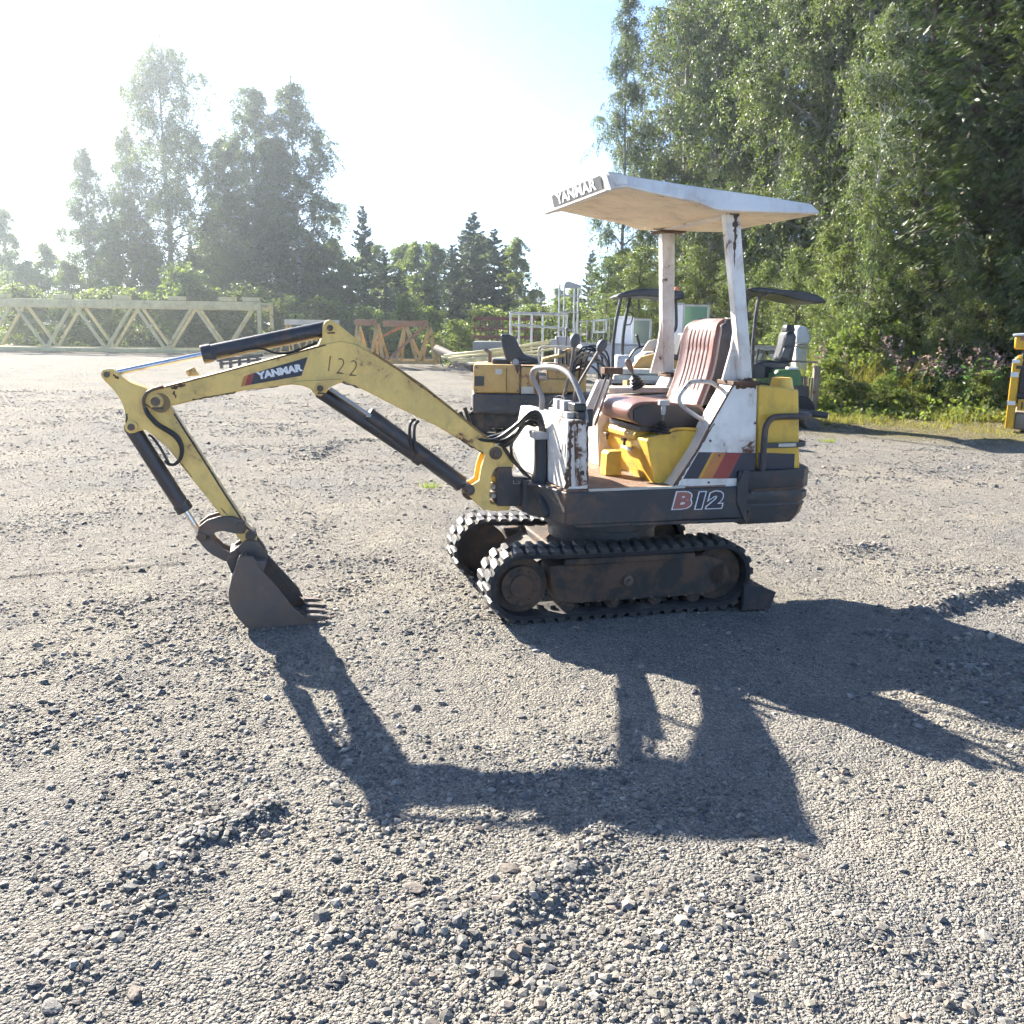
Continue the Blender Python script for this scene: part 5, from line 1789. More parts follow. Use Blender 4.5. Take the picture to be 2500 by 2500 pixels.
# ---------------------------------------------------------------- machine with black canopy and beacon
Y1 = 17.0
BC = root_at('canopy_excavator', 'small machine with black curved canopy and orange beacon behind the left canopy post', 'excavator', (2.55, 17.6, 0))
def q17(px, py, dy=0.0): return sight(px, py, Y1 + dy)
roof = [q17(1501, 724), q17(1516, 715), q17(1545, 707), q17(1580, 704), q17(1625, 706), q17(1668, 712), q17(1669, 731), q17(1640, 733), q17(1600, 726), q17(1560, 723), q17(1515, 727)]
ro = part('canopy_roof', SEATB, BC, lambda m: m.prism([(p[0], p[2]) for p in roof], Y1 - .1, Y1 + 1.15), .03)
part('beacon', BEAC, BC, lambda m: m.tube([(q17(1657, 712)[0], Y1 + .2, q17(1657, 712)[2] - .01), (q17(1657, 712)[0], Y1 + .2, q17(1657, 700)[2])], [.055, .045], 12), .008, ro)
for dy, paths in ((0.0, ((1517, 724), (1506, 775), (1500, 815), (1497, 850), (1496, 905))), (1.0, ((1541, 724), (1530, 775), (1524, 815), (1522, 850), (1522, 905)))):
    part('canopy_post', SEATB, BC, lambda m: m.tube([q17(a, b) if dy == 0 else (q17(a, b)[0] + .02, Y1 + .3, q17(a, b)[2]) for a, b in paths], .030, 8, smooth=4))
part('canopy_post', SEATB, BC, lambda m: m.tube([q17(1650, 725), q17(1651, 790), q17(1648, 806), q17(1640, 820), q17(1638, 880)], .028, 8, smooth=4))
part('canopy_post', SEATB, BC, lambda m: m.tube([(q17(1650, 725)[0] + .1, Y1 + 1.0, q17(1650, 725)[2]), (q17(1650, 725)[0] + .1, Y1 + 1.0, .8)], .028, 8))
part('grab_bar', SEATB, BC, lambda m: m.tube([q17(1532, 761, .3), q17(1542, 764, .3), q17(1545, 772, .3), q17(1540, 790, .3), q17(1534, 793, .3), q17(1527, 793, .3)], .013, 6, smooth=3))
part('platform', GREYP, BC, lambda m: m.box((1.75, Y1 - .1, .50), (3.15, Y1 + 1.15, .72)), .02)
part('dash_panel', WSHEET, BC, lambda m: m.prism([(2.30, .72), (2.28, .95), (2.42, 1.06), (2.66, 1.06), (2.80, .98), (2.84, .72)], Y1 + .1, Y1 + .8), .03)
part('control_lever', BLACKP, BC, lambda m: [m.tube([q17(1563, 850), q17(1556, 822)], .022, 8), m.ball(q17(1555, 820), .03)] and None)
part('hand_rail', BLACKP, BC, lambda m: m.tube([q17(1536, 875), q17(1548, 856), q17(1565, 847), q17(1585, 848), q17(1600, 857), q17(1606, 870)], .02, 8, smooth=4))
part('seat', SEATB, BC, lambda m: [m.box((2.75, Y1 + .25, .80), (3.05, Y1 + .8, .92)), m.prism([(2.98, .9), (3.08, 1.42), (3.18, 1.42), (3.10, .9)], Y1 + .27, Y1 + .78)] and None, .04)
part('tank', WSHEET, BC, lambda m: m.box((1.87, Y1, .72), (2.16, Y1 + .5, 1.0)), .04)
for yc in (Y1 + .1, Y1 + .95):
    part('crawler_track', RUB, BC, lambda m: m.prism(racetrack(.24, 1.9, 3.0, .24), yc - .13, yc + .13), .02)

# ---------------------------------------------------------------- green excavator with black seat
Y2 = 15.0
GE = root_at('green_excavator', 'green mini excavator with black canopy and high backed black seat, far right', 'excavator', (4.4, 15.6, 0))
def q15(px, py, dy=0.0): return sight(px, py, Y2 + dy)
rf = [q15(1818, 706), q15(1850, 701), q15(1900, 707), q15(1960, 712), q15(1992, 720), q15(2012, 734), q15(2012, 741), q15(1985, 740), q15(1940, 732), q15(1905, 722), q15(1870, 716), q15(1835, 713)]
part('canopy_roof', SEATB, GE, lambda m: m.prism([(p[0], p[2]) for p in rf], Y2 - .1, Y2 + 1.2), .025)
for dy, off in ((0, 0), (1.0, .06)):
    part('canopy_post', BLK, GE, lambda m: m.tube([(q15(a, b)[0] + off, Y2 + dy, q15(a, b)[2]) for a, b in ((1872, 716), (1856, 724), (1849, 745), (1842, 800), (1838, 850), (1836, 905))], .030, 8, smooth=4))
bkp = [q15(1902, 882, .35), q15(1912, 850, .35), q15(1918, 822, .35), q15(1924, 808, .35), q15(1940, 808, .35), q15(1946, 822, .35), q15(1942, 850, .35), q15(1934, 888, .35)]
sbk = part('backrest', SEATB, GE, lambda m: m.prism([(p[0], p[2]) for p in bkp], Y2 + .35, Y2 + .80), .045)
part('headrest', SEATB, GE, lambda m: m.prism([(p[0], p[2]) for p in (q15(1922, 812, .35), q15(1924, 796, .35), q15(1930, 792, .35), q15(1944, 793, .35), q15(1946, 806, .35), q15(1942, 814, .35))], Y2 + .42, Y2 + .72), .03, sbk)
part('backrest_cushion', plain('seat_sheen', (.07, .07, .075), .3), GE, lambda m: [m.prism([(p[0], p[2]) for p in (q15(1905, 872, .35), q15(1914, 850, .35), q15(1932, 850, .35), q15(1926, 876, .35))], Y2 + .335, Y2 + .36), m.prism([(p[0], p[2]) for p in (q15(1912, 842, .35), q15(1919, 818, .35), q15(1936, 820, .35), q15(1934, 842, .35))], Y2 + .335, Y2 + .36)] and None, .008, sbk)
part('seat_cushion', SEATB, GE, lambda m: m.prism([(p[0], p[2]) for p in (q15(1850, 896, .35), q15(1852, 884, .35), q15(1880, 880, .35), q15(1925, 884, .35), q15(1930, 900, .35), q15(1890, 904, .35))], Y2 + .3, Y2 + .85), .035)
part('seat_base', BLACKP, GE, lambda m: m.box((q15(1862, 900)[0], Y2 + .35, .72), (q15(1915, 900)[0], Y2 + .8, .88)), .02)
part('joystick', BLACKP, GE, lambda m: [m.tube([q15(1845, 888, .35), q15(1850, 862, .35)], .018, 8), m.tube([q15(1850, 866, .35), q15(1852, 852, .35)], [.022, .026], 8)] and None)
part('left_console', BLACKP, GE, lambda m: m.prism([(p[0], p[2]) for p in (q15(1836, 925), q15(1838, 892), q15(1852, 886), q15(1870, 892), q15(1872, 925))], Y2 + .05, Y2 + .25), .02)
grn = part('rear_cover', GREEN, GE, lambda m: m.prism([(p[0], p[2]) for p in (q15(1890, 912), q15(1897, 902), q15(1950, 903), q15(1955, 925), q15(1952, 985), q15(1930, 1000), q15(1890, 1000))], Y2 - .1, Y2 + 1.2), .03)
part('lamp', WHITED, GE, lambda m: m.box((q15(1922, 900)[0], Y2 - .05, q15(1922, 902)[2]), (q15(1948, 900)[0], Y2 + .1, q15(1922, 896)[2])), .01)
part('lower_frame', BLK, GE, lambda m: m.box((3.45, Y2 - .15, .42), (4.72, Y2 + 1.2, .62)), .02)
for yc in (Y2 - .05, Y2 + 1.05):
    part('crawler_track', RUB, GE, lambda m: m.prism(racetrack(.23, 3.5, 4.6, .235), yc - .15, yc + .15), .02)
part('blade_arm', BLK, GE, lambda m: m.tube([(4.5, Y2 - .2, .22), (5.0, Y2 - .3, .17)], .055, 10))
part('dozer_blade', BLK, GE, lambda m: m.prism([(p[0], p[2]) for p in (q15(1966, 1016, -.5), q15(2000, 1024, -.5), q15(2004, 1045, -.5), q15(2010, 1058, -.5), q15(1998, 1056, -.5), q15(1968, 1045, -.5), q15(1962, 1030, -.5))], Y2 - .5, Y2 + 1.0), .012)

# dark crate and white engine cover beside it
r = root_at('mesh_crate', 'dark netted crate with a corner post right of the green excavator', 'crate', (5.5, 17.2, 0))
def q17b(px, py): return sight(px, py, 17.0)
xa, xb = q17b(1950, 900)[0], q17b(1994, 900)[0]
za, zb_ = .12, wz(922, 17, 1970)
part('corner_post', PIPE, r, lambda m: bar(m, (xb, 17.0, 0), (xb, 17.0, wz(893, 17, 1990)), .11), .01)
part('corner_post', PIPE, r, lambda m: bar(m, (xa, 17.0, 0), (xa, 17.0, zb_), .07), .01)
part('back_board', BLK, r, lambda m: m.box((xa, 17.5, za), (xb, 17.54, zb_)))
for i in range(7):
    x = xa + (xb - xa) * (i + .5) / 7
    part('mesh_wire', BLK, r, lambda m: bar(m, (x, 17.0, za), (x, 17.0, zb_), .02))
part('bottom_rail', GREYP, r, lambda m: bar(m, (xa, 17.0, za), (xb, 17.0, za), .09))
part('top_rail', PIPE, r, lambda m: bar(m, (xa - .2, 17.1, wz(882, 17, 1950)), (xb + .05, 17.1, wz(885, 17, 1990)), .035))
r = root_at('engine_cover', 'white tapered plastic motor cover standing behind the black seat', 'cover', (6.3, 20, 0))
def q20(px, py): return sight(px, py, 20.0)
part('cowl', WSHEET, r, lambda m: m.prism([(p[0], p[2]) for p in (q20(1945, 840), q20(1946, 800), q20(1955, 795), q20(1970, 797), q20(1978, 812), q20(1982, 828), q20(1974, 842))], 20.0, 20.5), .05)
part('cowl_band', GREYP, r, lambda m: m.prism([(p[0], p[2]) for p in (q20(1944, 846), q20(1944, 841), q20(1977, 843), q20(1975, 849))], 19.98, 20.52), .02)
part('leg', WSHEET, r, lambda m: m.prism([(p[0], p[2]) for p in (q20(1944, 847), q20(1976, 850), q20(1972, 895), q20(1968, 1010), q20(1950, 1010), q20(1945, 895))], 20.05, 20.45), .04)

# ---------------------------------------------------------------- yellow wheel loader cut by the right edge
Y3 = 14.4
LD = root_at('wheel_loader', 'bright yellow wheel loader tail with white reflective stripes at the right edge', 'loader', (7.60, 14.4, 0))
LD.rotation_euler.z = R(-29)
def q14(px, py): return sight(px, py, Y3)
for dy in (0.0, 1.6):
    colm = part('rear_guard', LOADY, LD, lambda m: m.prism([(p[0], p[2]) for p in (q14(2451, 1046), q14(2470, 1046), q14(2484, 915), q14(2494, 878), q14(2491, 871), q14(2479, 873), q14(2470, 885))], Y3 + dy, Y3 + dy + .22), .015)
    for y0_, y1_ in ((878, 886), (908, 920), (978, 988)):
        a0 = 2451 + (1046 - y0_) * (2470 - 2451) / (1046 - 885)
        a1 = 2451 + (1046 - y1_) * (2470 - 2451) / (1046 - 885)
        part('reflector', WHITED, LD, lambda m: m.prism([(p[0], p[2]) for p in (q14(a0 - .5, y0_), q14(a0 + 16, y0_), q14(a1 + 17, y1_), q14(a1 - .5, y1_))], Y3 + dy - .006, Y3 + dy + .226), 0, colm)
hd_ = part('hood', LOADY, LD, lambda m: m.prism([(p[0], p[2]) for p in (q14(2474, 853), q14(2476, 822), q14(2760, 800), q14(2760, 853))], Y3 + .05, Y3 + 1.75), .03)
part('hood_lid', WHITED, LD, lambda m: m.prism([(p[0], p[2]) for p in (q14(2472, 821), q14(2473, 815), q14(2760, 794), q14(2760, 799))], Y3 + .02, Y3 + 1.78), .01, hd_)
part('badge', ORST, LD, lambda m: m.box((q14(2488, 826)[0], Y3 + .044, q14(2488, 831)[2]), (q14(2525, 826)[0], Y3 + .055, q14(2488, 822)[2])), 0, hd_)
part('radiator', BLACKP, LD, lambda m: m.box((q14(2487, 900)[0], Y3 + .12, .42), (q14(2760, 900)[0], Y3 + 1.68, wz(853, Y3, 2500) - .005)), .02)
gri = part('grille', LOADY, LD, lambda m: m.box((q14(2481, 975)[0], Y3 + .02, wz(1001, Y3, 2490)), (q14(2600, 975)[0], Y3 + .10, wz(974, Y3, 2490))), .01)
for i in range(8):
    x = q14(2489, 975)[0] + i * .06
    part('grille_slot', BLACKP, LD, lambda m: m.box((x, Y3 + .012, wz(997, Y3, 2490)), (x + .022, Y3 + .022, wz(979, Y3, 2490))), 0, gri)
part('counterweight', PIPE, LD, lambda m: m.box((q14(2472, 1010)[0], Y3 + .05, .03), (q14(2760, 1010)[0], Y3 + 1.7, wz(1007, Y3, 2490))), .03)
for z_ in (896, 965):
    part('hinge', BLACKP, LD, lambda m: m.box((q14(2478, z_)[0], Y3 - .01, wz(z_ + 4, Y3, 2480)), (q14(2494, z_)[0], Y3 + .05, wz(z_ - 4, Y3, 2480))), .006)
for yy in (Y3 - .2, Y3 + 1.6):
    w_ = part('wheel', RUB, LD, lambda m: m.disc_y((10.4, .55), .55, yy, yy + .4, 26), .05)
    part('rim', LOADY, LD, lambda m: m.disc_y((10.4, .55), .28, yy - .01, yy + .1, 20), .01, w_)
for o in bpy.data.objects:
    if '_o' in o:
        del o['_o']

# ================================================================== trees and plants
BIRCHL = leafmat('birch_leaf', (.094, .127, .05), .42, .6, .5)
ASPENL = leafmat('aspen_leaf', (.088, .115, .056), .40, .6, .5)
BUSHL = leafmat('bush_leaf', (.135, .175, .055), .5, .5)
SAPL = leafmat('sapling_leaf', (.12, .158, .055), .45, .6, .5)
SPRUCEL = leafmat('spruce_needle', (.056, .084, .03), .22, .7, .3)
GRASSL = leafmat('grass_blade', (.215, .205, .065), .45, .5)
FIREL = leafmat('fireweed_leaf', (.065, .125, .05), .4, .4)
PINKF = leafmat('fireweed_flower', (.24, .165, .24), .45, .25)

def barkmat(name, a, b, sc):
    m, t, out = nmat(name)
    pos = t.nodes.new('ShaderNodeTexCoord').outputs['Object']
    mp = t.nodes.new('ShaderNodeMapping')
    mp.inputs['Scale'].default_value = sc
    t.links.new(pos, mp.inputs[0])
    c = mix(t, ramp(t, noise(t, mp.outputs[0], 1, 4), .5, .62), a, b)
    p = t.nodes.new('ShaderNodeBsdfPrincipled')
    t.links.new(c, p.inputs['Base Color'])
    p.inputs['Roughness'].default_value = .85
    t.links.new(p.outputs[0], out.inputs[0])
    return m
BARKB = barkmat('birch_bark', (.27, .26, .245), (.05, .045, .04), (3, 3, 7))
BARKS = barkmat('spruce_bark', (.10, .075, .06), (.05, .04, .035), (9, 9, 2))

def tubes_np(paths, n=5):
    """many tapered twigs as one pair of arrays; paths: list of (points (k,3), radii (k,))"""
    V, F, b = [], [], 0
    ang = np.arange(n) * 2 * np.pi / n
    ca, sa = np.cos(ang), np.sin(ang)
    for P_, rad in paths:
        k = len(P_)
        tg = np.gradient(P_, axis=0)
        tg /= np.linalg.norm(tg, axis=1, keepdims=True) + 1e-9
        up = np.where(np.abs(tg[:, 2:3]) > .9, np.array([[1., 0, 0]]), np.array([[0, 0, 1.]]))
        a = np.cross(tg, up)
        a /= np.linalg.norm(a, axis=1, keepdims=True) + 1e-9
        c = np.cross(tg, a)
        V.append((P_[:, None] + rad[:, None, None] * (a[:, None] * ca[None, :, None] + c[:, None] * sa[None, :, None])).reshape(-1, 3))
        i = (np.arange(k - 1)[:, None] * n + np.arange(n)[None]).ravel()
        j = (np.arange(k - 1)[:, None] * n + ((np.arange(n) + 1) % n)[None]).ravel()
        F.append(np.stack([i, j, j + n, i + n], 1) + b)
        b += k * n
    return np.concatenate(V), np.concatenate(F)

def leaf_quads(C, size, rng, aspect=.75, hang=.5, axis=None, jit=.35):
    """one small diamond per leaf"""
    n = len(C)
    a = rng.normal(size=(n, 3)) if axis is None else axis + rng.normal(size=(n, 3)) * jit
    a[:, 2] -= hang
    a /= np.linalg.norm(a, axis=1, keepdims=True)
    b = np.cross(a, rng.normal(size=(n, 3)))
    b /= np.linalg.norm(b, axis=1, keepdims=True)
    s = (size * (.6 + .8 * rng.random(n)))[:, None]
    V = np.stack([C - a * s * .5, C + b * s * aspect * .5 + a * s * .08, C + a * s * .5, C - b * s * aspect * .5 + a * s * .08], 1).reshape(-1, 3)
    F = np.arange(n * 4).reshape(-1, 4)
    return V, F

def make_birch(seed, H, R_, base, nleaf, leaf, droop=.5, limbs=18, peak=.45, k2=7, k3=6, steep=1.0):
    """trunk, rising limbs, side branches and hanging leafy twigs"""
    rng = np.random.default_rng(seed)
    k = 12
    t = np.linspace(0, 1, k)
    wob = np.cumsum(rng.normal(size=(k, 2)) * .012 * H / 4, 0)
    tp = np.stack([wob[:, 0], wob[:, 1], t * H * .97], 1)
    tp[0, :2] = 0
    r0 = .010 * H
    paths = [(tp, r0 * (1 - t) ** .85 + .012)]
    tw, wt = [], []
    def branch(p0, d, L_, sag, n):
        s = np.linspace(0, 1, n)
        P_ = p0 + d * (s * L_)[:, None] + np.array([0, 0, -1.0]) * (sag * L_ * s ** 2.2)[:, None]
        return P_ + rng.normal(size=P_.shape) * (.035 * L_ * s)[:, None]
    def at(P_, f):
        s = np.linspace(0, 1, len(P_))
        return np.array([np.interp(f, s, P_[:, c]) for c in range(3)])
    def twigs(P_, num, size):
        for q in range(num):
            a0 = at(P_, .15 + .85 * rng.random())
            d = rng.normal(size=3) * .55
            d[2] = .25 * rng.normal() - droop
            d /= np.linalg.norm(d)
            Q = branch(a0, d, size * (.45 + .8 * rng.random()), droop * .35, 4)
            tw.append(Q)
            if q % 3 == 0:
                paths.append((Q, np.array([.006, .005, .004, .003])))
    for i in range(limbs):
        u = (i + rng.random()) / limbs
        ts = base + (.96 - base) * u
        p0 = at(tp, ts)
        az = i * 2.4 + rng.normal() * .5
        sh = .45 + .55 * (u / peak) if u < peak else .18 + .82 * ((1 - u) / (1 - peak)) ** .7
        L1 = R_ * sh * (.55 + .65 * rng.random()) * 1.15
        el = steep * (.55 + .45 * u + rng.normal() * .12)
        d = np.array([np.cos(az) * np.cos(el), np.sin(az) * np.cos(el), np.sin(el)])
        P_ = branch(p0, d, L1, .22 + .25 * droop, 7)
        s7 = np.linspace(0, 1, 7)
        paths.append((P_, np.maximum(r0 * .40 * (1 - ts) ** .5 * (1 - s7 * .9), .007)))
        twigs(P_, max(2, k3 // 2), .25 * L1 + .25)
        for j in range(max(3, int(k2 * (.5 + .5 * L1 / R_)))):
            f = .2 + .8 * (j + rng.random()) / k2
            a0 = at(P_, min(f, 1))
            d2 = d * .55 + rng.normal(size=3) * np.array([.65, .65, .35])
            d2 /= np.linalg.norm(d2)
            L2 = (.42 * L1 * (1.25 - min(f, 1)) + .18 * R_) * (.6 + .7 * rng.random())
            P2 = branch(a0, d2, L2, .25 + .45 * droop, 5)
            paths.append((P2, np.linspace(.014, .005, 5)))
            twigs(P2, k3, .30 * L2 + .22 + .25 * droop)
    # leader
    twigs(tp[-3:], 3 * k3, .3 + .1 * R_)
    tw = np.array(tw)
    L_ = np.linalg.norm(tw[:, 3] - tw[:, 0], axis=1) * (.5 + rng.random(len(tw)))
    idx = rng.choice(len(tw), nleaf, p=L_ / L_.sum())
    f = rng.random(nleaf) ** .8 * 3
    i0 = np.minimum(f.astype(int), 2)
    C = tw[idx, i0] * (1 - (f - i0))[:, None] + tw[idx, i0 + 1] * (f - i0)[:, None]
    C = C + rng.normal(size=C.shape) * (.03 + .35 * leaf)
    V, F = leaf_quads(C, np.full(nleaf, leaf), rng, .8, .5 + droop)
    bv, bf = tubes_np(paths)
    return (bv, bf), (V, F)

def make_spruce(seed, H, R_, base, dens=1.0, leaf=.17):
    rng = np.random.default_rng(seed)
    t = np.linspace(0, 1, 10)
    tp = np.stack([0 * t, 0 * t, t * H], 1)
    paths = [(tp, .011 * H * (1 - t) ** .9 + .012)]
    C, A = [], []
    z = base * H
    while z < H * .985:
        u = (z - base * H) / (H * (1 - base))
        Ln0 = R_ * (1 - u) ** .8 * (.55 + .45 * min(1, u * 5 + .55)) + .12
        nb_ = 6 if u < .8 else 5
        for j in range(nb_):
            az = rng.random() * 6.283
            Ln = Ln0 * (.7 + .45 * rng.random())
            s = np.linspace(0, 1, 7)
            slope = .35 * u - .30 * (1 - u)
            zz = z + rng.normal() * .08 + Ln * (slope * s - .18 * np.sin(np.pi * s) * (1 - u) + .16 * s ** 3)
            P_ = np.stack([np.cos(az) * Ln * s, np.sin(az) * Ln * s, zz], 1)
            paths.append((P_, .018 * (1 - s * .85) * (1 - u * .6) + .003))
            m = int(Ln * 34 * dens) + 6
            f = rng.random(m) ** .75
            side = np.where(rng.random(m) < .5, -1, 1)
            off = (1 - f * .75) * Ln * .26 * rng.random(m) * side
            base_p = np.stack([np.interp(f, s, P_[:, c]) for c in range(3)], 1)
            perp = np.array([-np.sin(az), np.cos(az), 0])
            c = base_p + perp * off[:, None]
            c[:, 2] -= np.abs(off) * .55 + rng.random(m) * .10 * (1 - u)
            ax = np.stack([np.cos(az) * .75 + perp[0] * side * .6, np.sin(az) * .75 + perp[1] * side * .6, np.full(m, -.45)], 1)
            C.append(c)
            A.append(ax)
        z += .24 + .12 * (1 - u)
    C, A = np.concatenate(C), np.concatenate(A)
    # two crossed sprays for every twig
    C2 = np.concatenate([C, C + rng.normal(size=C.shape) * .03])
    A2 = np.concatenate([A, A])
    V, F = leaf_quads(C2, np.full(len(C2), leaf * 1.1), rng, .26, .12, A2, .22)
    return tubes_np(paths), (V, F)

PROTO = {}
def proto(key, kind, lmat, bmat, *a, **k):
    (bv, bf), (lv, lf) = (make_birch if kind == 'b' else make_spruce)(*a, **k)
    tr_ = arrays_mesh('trunk', bv, bf, bmat, None, True)
    cr_ = arrays_mesh('crown', lv, lf, lmat, None, False)
    PROTO[key] = (tr_.data, cr_.data, a[1])
    bpy.data.objects.remove(tr_)
    bpy.data.objects.remove(cr_)

proto('weep', 'b', BIRCHL, BARKB, 11, 20.0, 4.8, .08, 100000, .095, droop=1.0, limbs=46, peak=.34, k2=10, k3=9, steep=.70)
proto('tall', 'b', BIRCHL, BARKB, 12, 17.0, 2.9, .14, 62000, .095, droop=.7, limbs=40, peak=.42, k2=9, k3=8, steep=.82)
proto('slim', 'b', BIRCHL, BARKB, 13, 13.0, 2.2, .06, 38000, .095, droop=.8, limbs=34, peak=.32, k2=8, k3=7, steep=.82)
proto('asp', 'b', ASPENL, BARKB, 14, 17.0, 2.6, .06, 72000, .068, droop=.45, limbs=44, peak=.45, k2=9, k3=8)
proto('asp2', 'b', BIRCHL, BARKB, 15, 15.0, 2.4, .05, 72000, .064, droop=.55, limbs=42, peak=.42, k2=9, k3=8)
proto('sap', 'b', SAPL, BARKS, 16, 6.0, 1.5, .06, 15000, .06, droop=.35, limbs=24, peak=.35, k2=7, k3=5)
proto('sap2', 'b', BUSHL, BARKB, 17, 8.0, 2.2, .04, 22000, .105, droop=.35, limbs=26, peak=.3, k2=7, k3=5)
proto('bush', 'b', BUSHL, BARKS, 18, 2.3, 1.3, .03, 5200, .085, droop=.1, limbs=18, peak=.5, k2=6, k3=5, steep=.9)
proto('bare', 'b', BIRCHL, barkmat('white_birch_bark', (.50, .48, .45), (.06, .055, .05), (3, 3, 7)), 19, 11.0, 2.2, .48, 24000, .065, droop=.35, limbs=26, peak=.3, k2=8, k3=7)
proto('spr', 's', SPRUCEL, BARKS, 21, 18.0, 2.9, .04, 1.25)
proto('spr2', 's', SPRUCEL, BARKS, 22, 15.0, 2.5, .03, 1.2, .17)
proto('fars', 's', SPRUCEL, BARKS, 23, 10.0, 2.1, .02, 1.5, .20)

def tree(name, key, label, X, Y, H, wid=1.0, group='trees round the yard', rz=None, cat='tree'):
    tr_, cr_, h0 = PROTO[key]
    s = H / h0
    r = thing(name, label, cat, (X, Y, -.05), (X * 7.3 + Y * 3.1) % 6.28 if rz is None else rz, group)
    r.scale = (s * wid, s * wid, s)
    for nm, me in (('trunk', tr_), ('crown', cr_)):
        o = bpy.data.objects.new(nm, me)
        COL.objects.link(o)
        o.parent = r
    return r

def px_tree(name, key, label, px, Y, top, wid=1.0, **k):
    H = (wz(top, Y, px) + .05) * (1.0 if key in ('fars',) else 1.055)
    return tree(name, key, label, wx(px, Y), Y, H, wid, **k)

LG = 'trees behind the crane truss'
px_tree('birch_tree', 'weep', 'largest weeping birch, its crown rising highest behind the crane truss', 428, 60, 92, 1.12, group=LG)
px_tree('birch_tree', 'tall', 'tall birch with a ragged top, second from the right in the left birch group', 632, 61, 205, 1.15, group=LG)
px_tree('birch_tree', 'tall', 'rightmost tall birch of the left group, leaning crown over bare trunk', 735, 59, 192, 1.15, group=LG, rz=2.2)
px_tree('birch_tree', 'slim', 'birch filling the gap between the weeping birch and the tall pair', 565, 62, 330, 1.1, group=LG)
px_tree('birch_tree', 'slim', 'shorter birch standing in front of the rightmost tall birch', 690, 60, 330, 1.2, group=LG)
px_tree('birch_tree', 'slim', 'slender lone birch left of the weeping birch', 222, 60, 352, 1.05, group=LG)
px_tree('birch_tree', 'slim', 'slender hanging birch close on the left side of the weeping birch', 325, 61, 300, .9, group=LG, rz=1.0)
for i, (px, Y, top, key, wd, lab) in enumerate((
        (25, 64, 515, 'sap2', .9, 'pointed young tree at the far left edge'),
        (130, 63, 600, 'sap2', 1.2, 'rounded dark shrub tree left of the slender birch'),
        (70, 60, 640, 'sap2', 1.3, 'low green tree between the far left tree and the rounded shrub tree'),
        (290, 57, 545, 'sap2', 1.0, 'bright green young tree below the hanging birch'),
        (180, 58, 640, 'sap2', 1.3, 'low bushy tree at the foot of the slender birch'),
        (380, 57, 640, 'sap2', 1.4, 'bushy young tree under the left side of the weeping birch'),
        (480, 57, 625, 'sap2', 1.3, 'bushy young tree under the right side of the weeping birch'),
        (560, 57, 610, 'sap2', 1.3, 'bushy young tree below the gap between the tall birches'),
        (640, 56, 600, 'fars', 1.1, 'dark small spruce at the foot of the tall birch'),
        (700, 56, 590, 'fars', 1.2, 'dark small spruce in front of the bare birch trunk'),
        (770, 60, 585, 'sap2', 1.1, 'young birch right of the leaning birch'),
        (815, 60, 590, 'sap2', 1.2, 'second young birch right of the leaning birch'),
        (888, 60, 505, 'fars', .9, 'pointed conifer behind the ochre lattice section'),
        (850, 58, 640, 'sap2', 1.3, 'low green tree left of the pointed conifer'),
        (940, 60, 610, 'fars', 1.2, 'dark conifer right of the pointed conifer'),
        (1015, 61, 595, 'sap2', 1.1, 'pale green young birch above the orange lattice section'),
        (1070, 60, 600, 'sap2', 1.2, 'greyish young birch left of the dark conifers'),
        (1155, 56, 520, 'fars', 1.25, 'tallest dark conifer of the middle clump'),
        (1105, 55, 600, 'fars', 1.3, 'dark conifer on the left of the middle clump'),
        (1205, 57, 560, 'fars', 1.25, 'dark conifer just right of the tallest one in the middle clump'),
        (1255, 58, 585, 'sap2', 1.0, 'feathery tree on the right end of the middle clump'),
        (975, 56, 660, 'fars', 1.4, 'low dark spruce behind the orange lattice section'),
        (1320, 105, 712, 'fars', 1.5, 'far conifer low on the horizon right of the middle clump'),
        (1365, 100, 706, 'sap2', 1.4, 'far tree low on the horizon behind the mast'),
        (1300, 108, 716, 'sap2', 1.6, 'farthest low tree between the middle clump and the mast'),
        (1442, 66, 612, 'fars', 1.0, 'lone spruce standing between the mast and the tall wood'),
        (1400, 70, 700, 'sap2', 1.5, 'low tree at the left foot of the lone spruce'),
        (1500, 58, 680, 'sap2', 1.5, 'low leafy tree right of the lone spruce'),
        (1560, 46, 640, 'sap2', 1.2, 'leafy young tree under the front of the canopy'),
        (745, 66, 610, 'sap2', 1.4, 'tree in the back row just right of the leaning birch'),
        (835, 66, 600, 'fars', 1.3, 'conifer in the back row left of the pointed conifer'),
        (905, 68, 600, 'sap2', 1.5, 'leafy tree in the back row behind the pointed conifer'),
        (980, 66, 600, 'sap2', 1.4, 'leafy tree in the back row behind the pale young birch'),
        (1045, 66, 590, 'fars', 1.3, 'conifer in the back row left of the middle clump'),
        (1130, 64, 570, 'fars', 1.4, 'conifer in the back row of the middle clump'),
        (1180, 66, 580, 'sap2', 1.4, 'leafy tree in the back row of the middle clump'),
        (1235, 64, 600, 'fars', 1.3, 'conifer in the back row at the right of the middle clump'),
        (520, 66, 560, 'sap2', 1.5, 'leafy tree in the back row behind the weeping birch'),
        (600, 66, 560, 'sap2', 1.5, 'leafy tree in the back row behind the tall birch'),
        (270, 66, 620, 'sap2', 1.5, 'leafy tree in the back row between the two slender birches'),
        (30, 70, 640, 'sap2', 1.6, 'leafy tree in the back row at the far left'),
        (1530, 60, 660, 'sap2', 1.4, 'leafy tree in the back row at the left foot of the wood'))):
    px_tree('spruce_tree' if key == 'fars' else 'young_tree', key, lab, px, Y, top, wd, group='lower trees along the back of the yard')

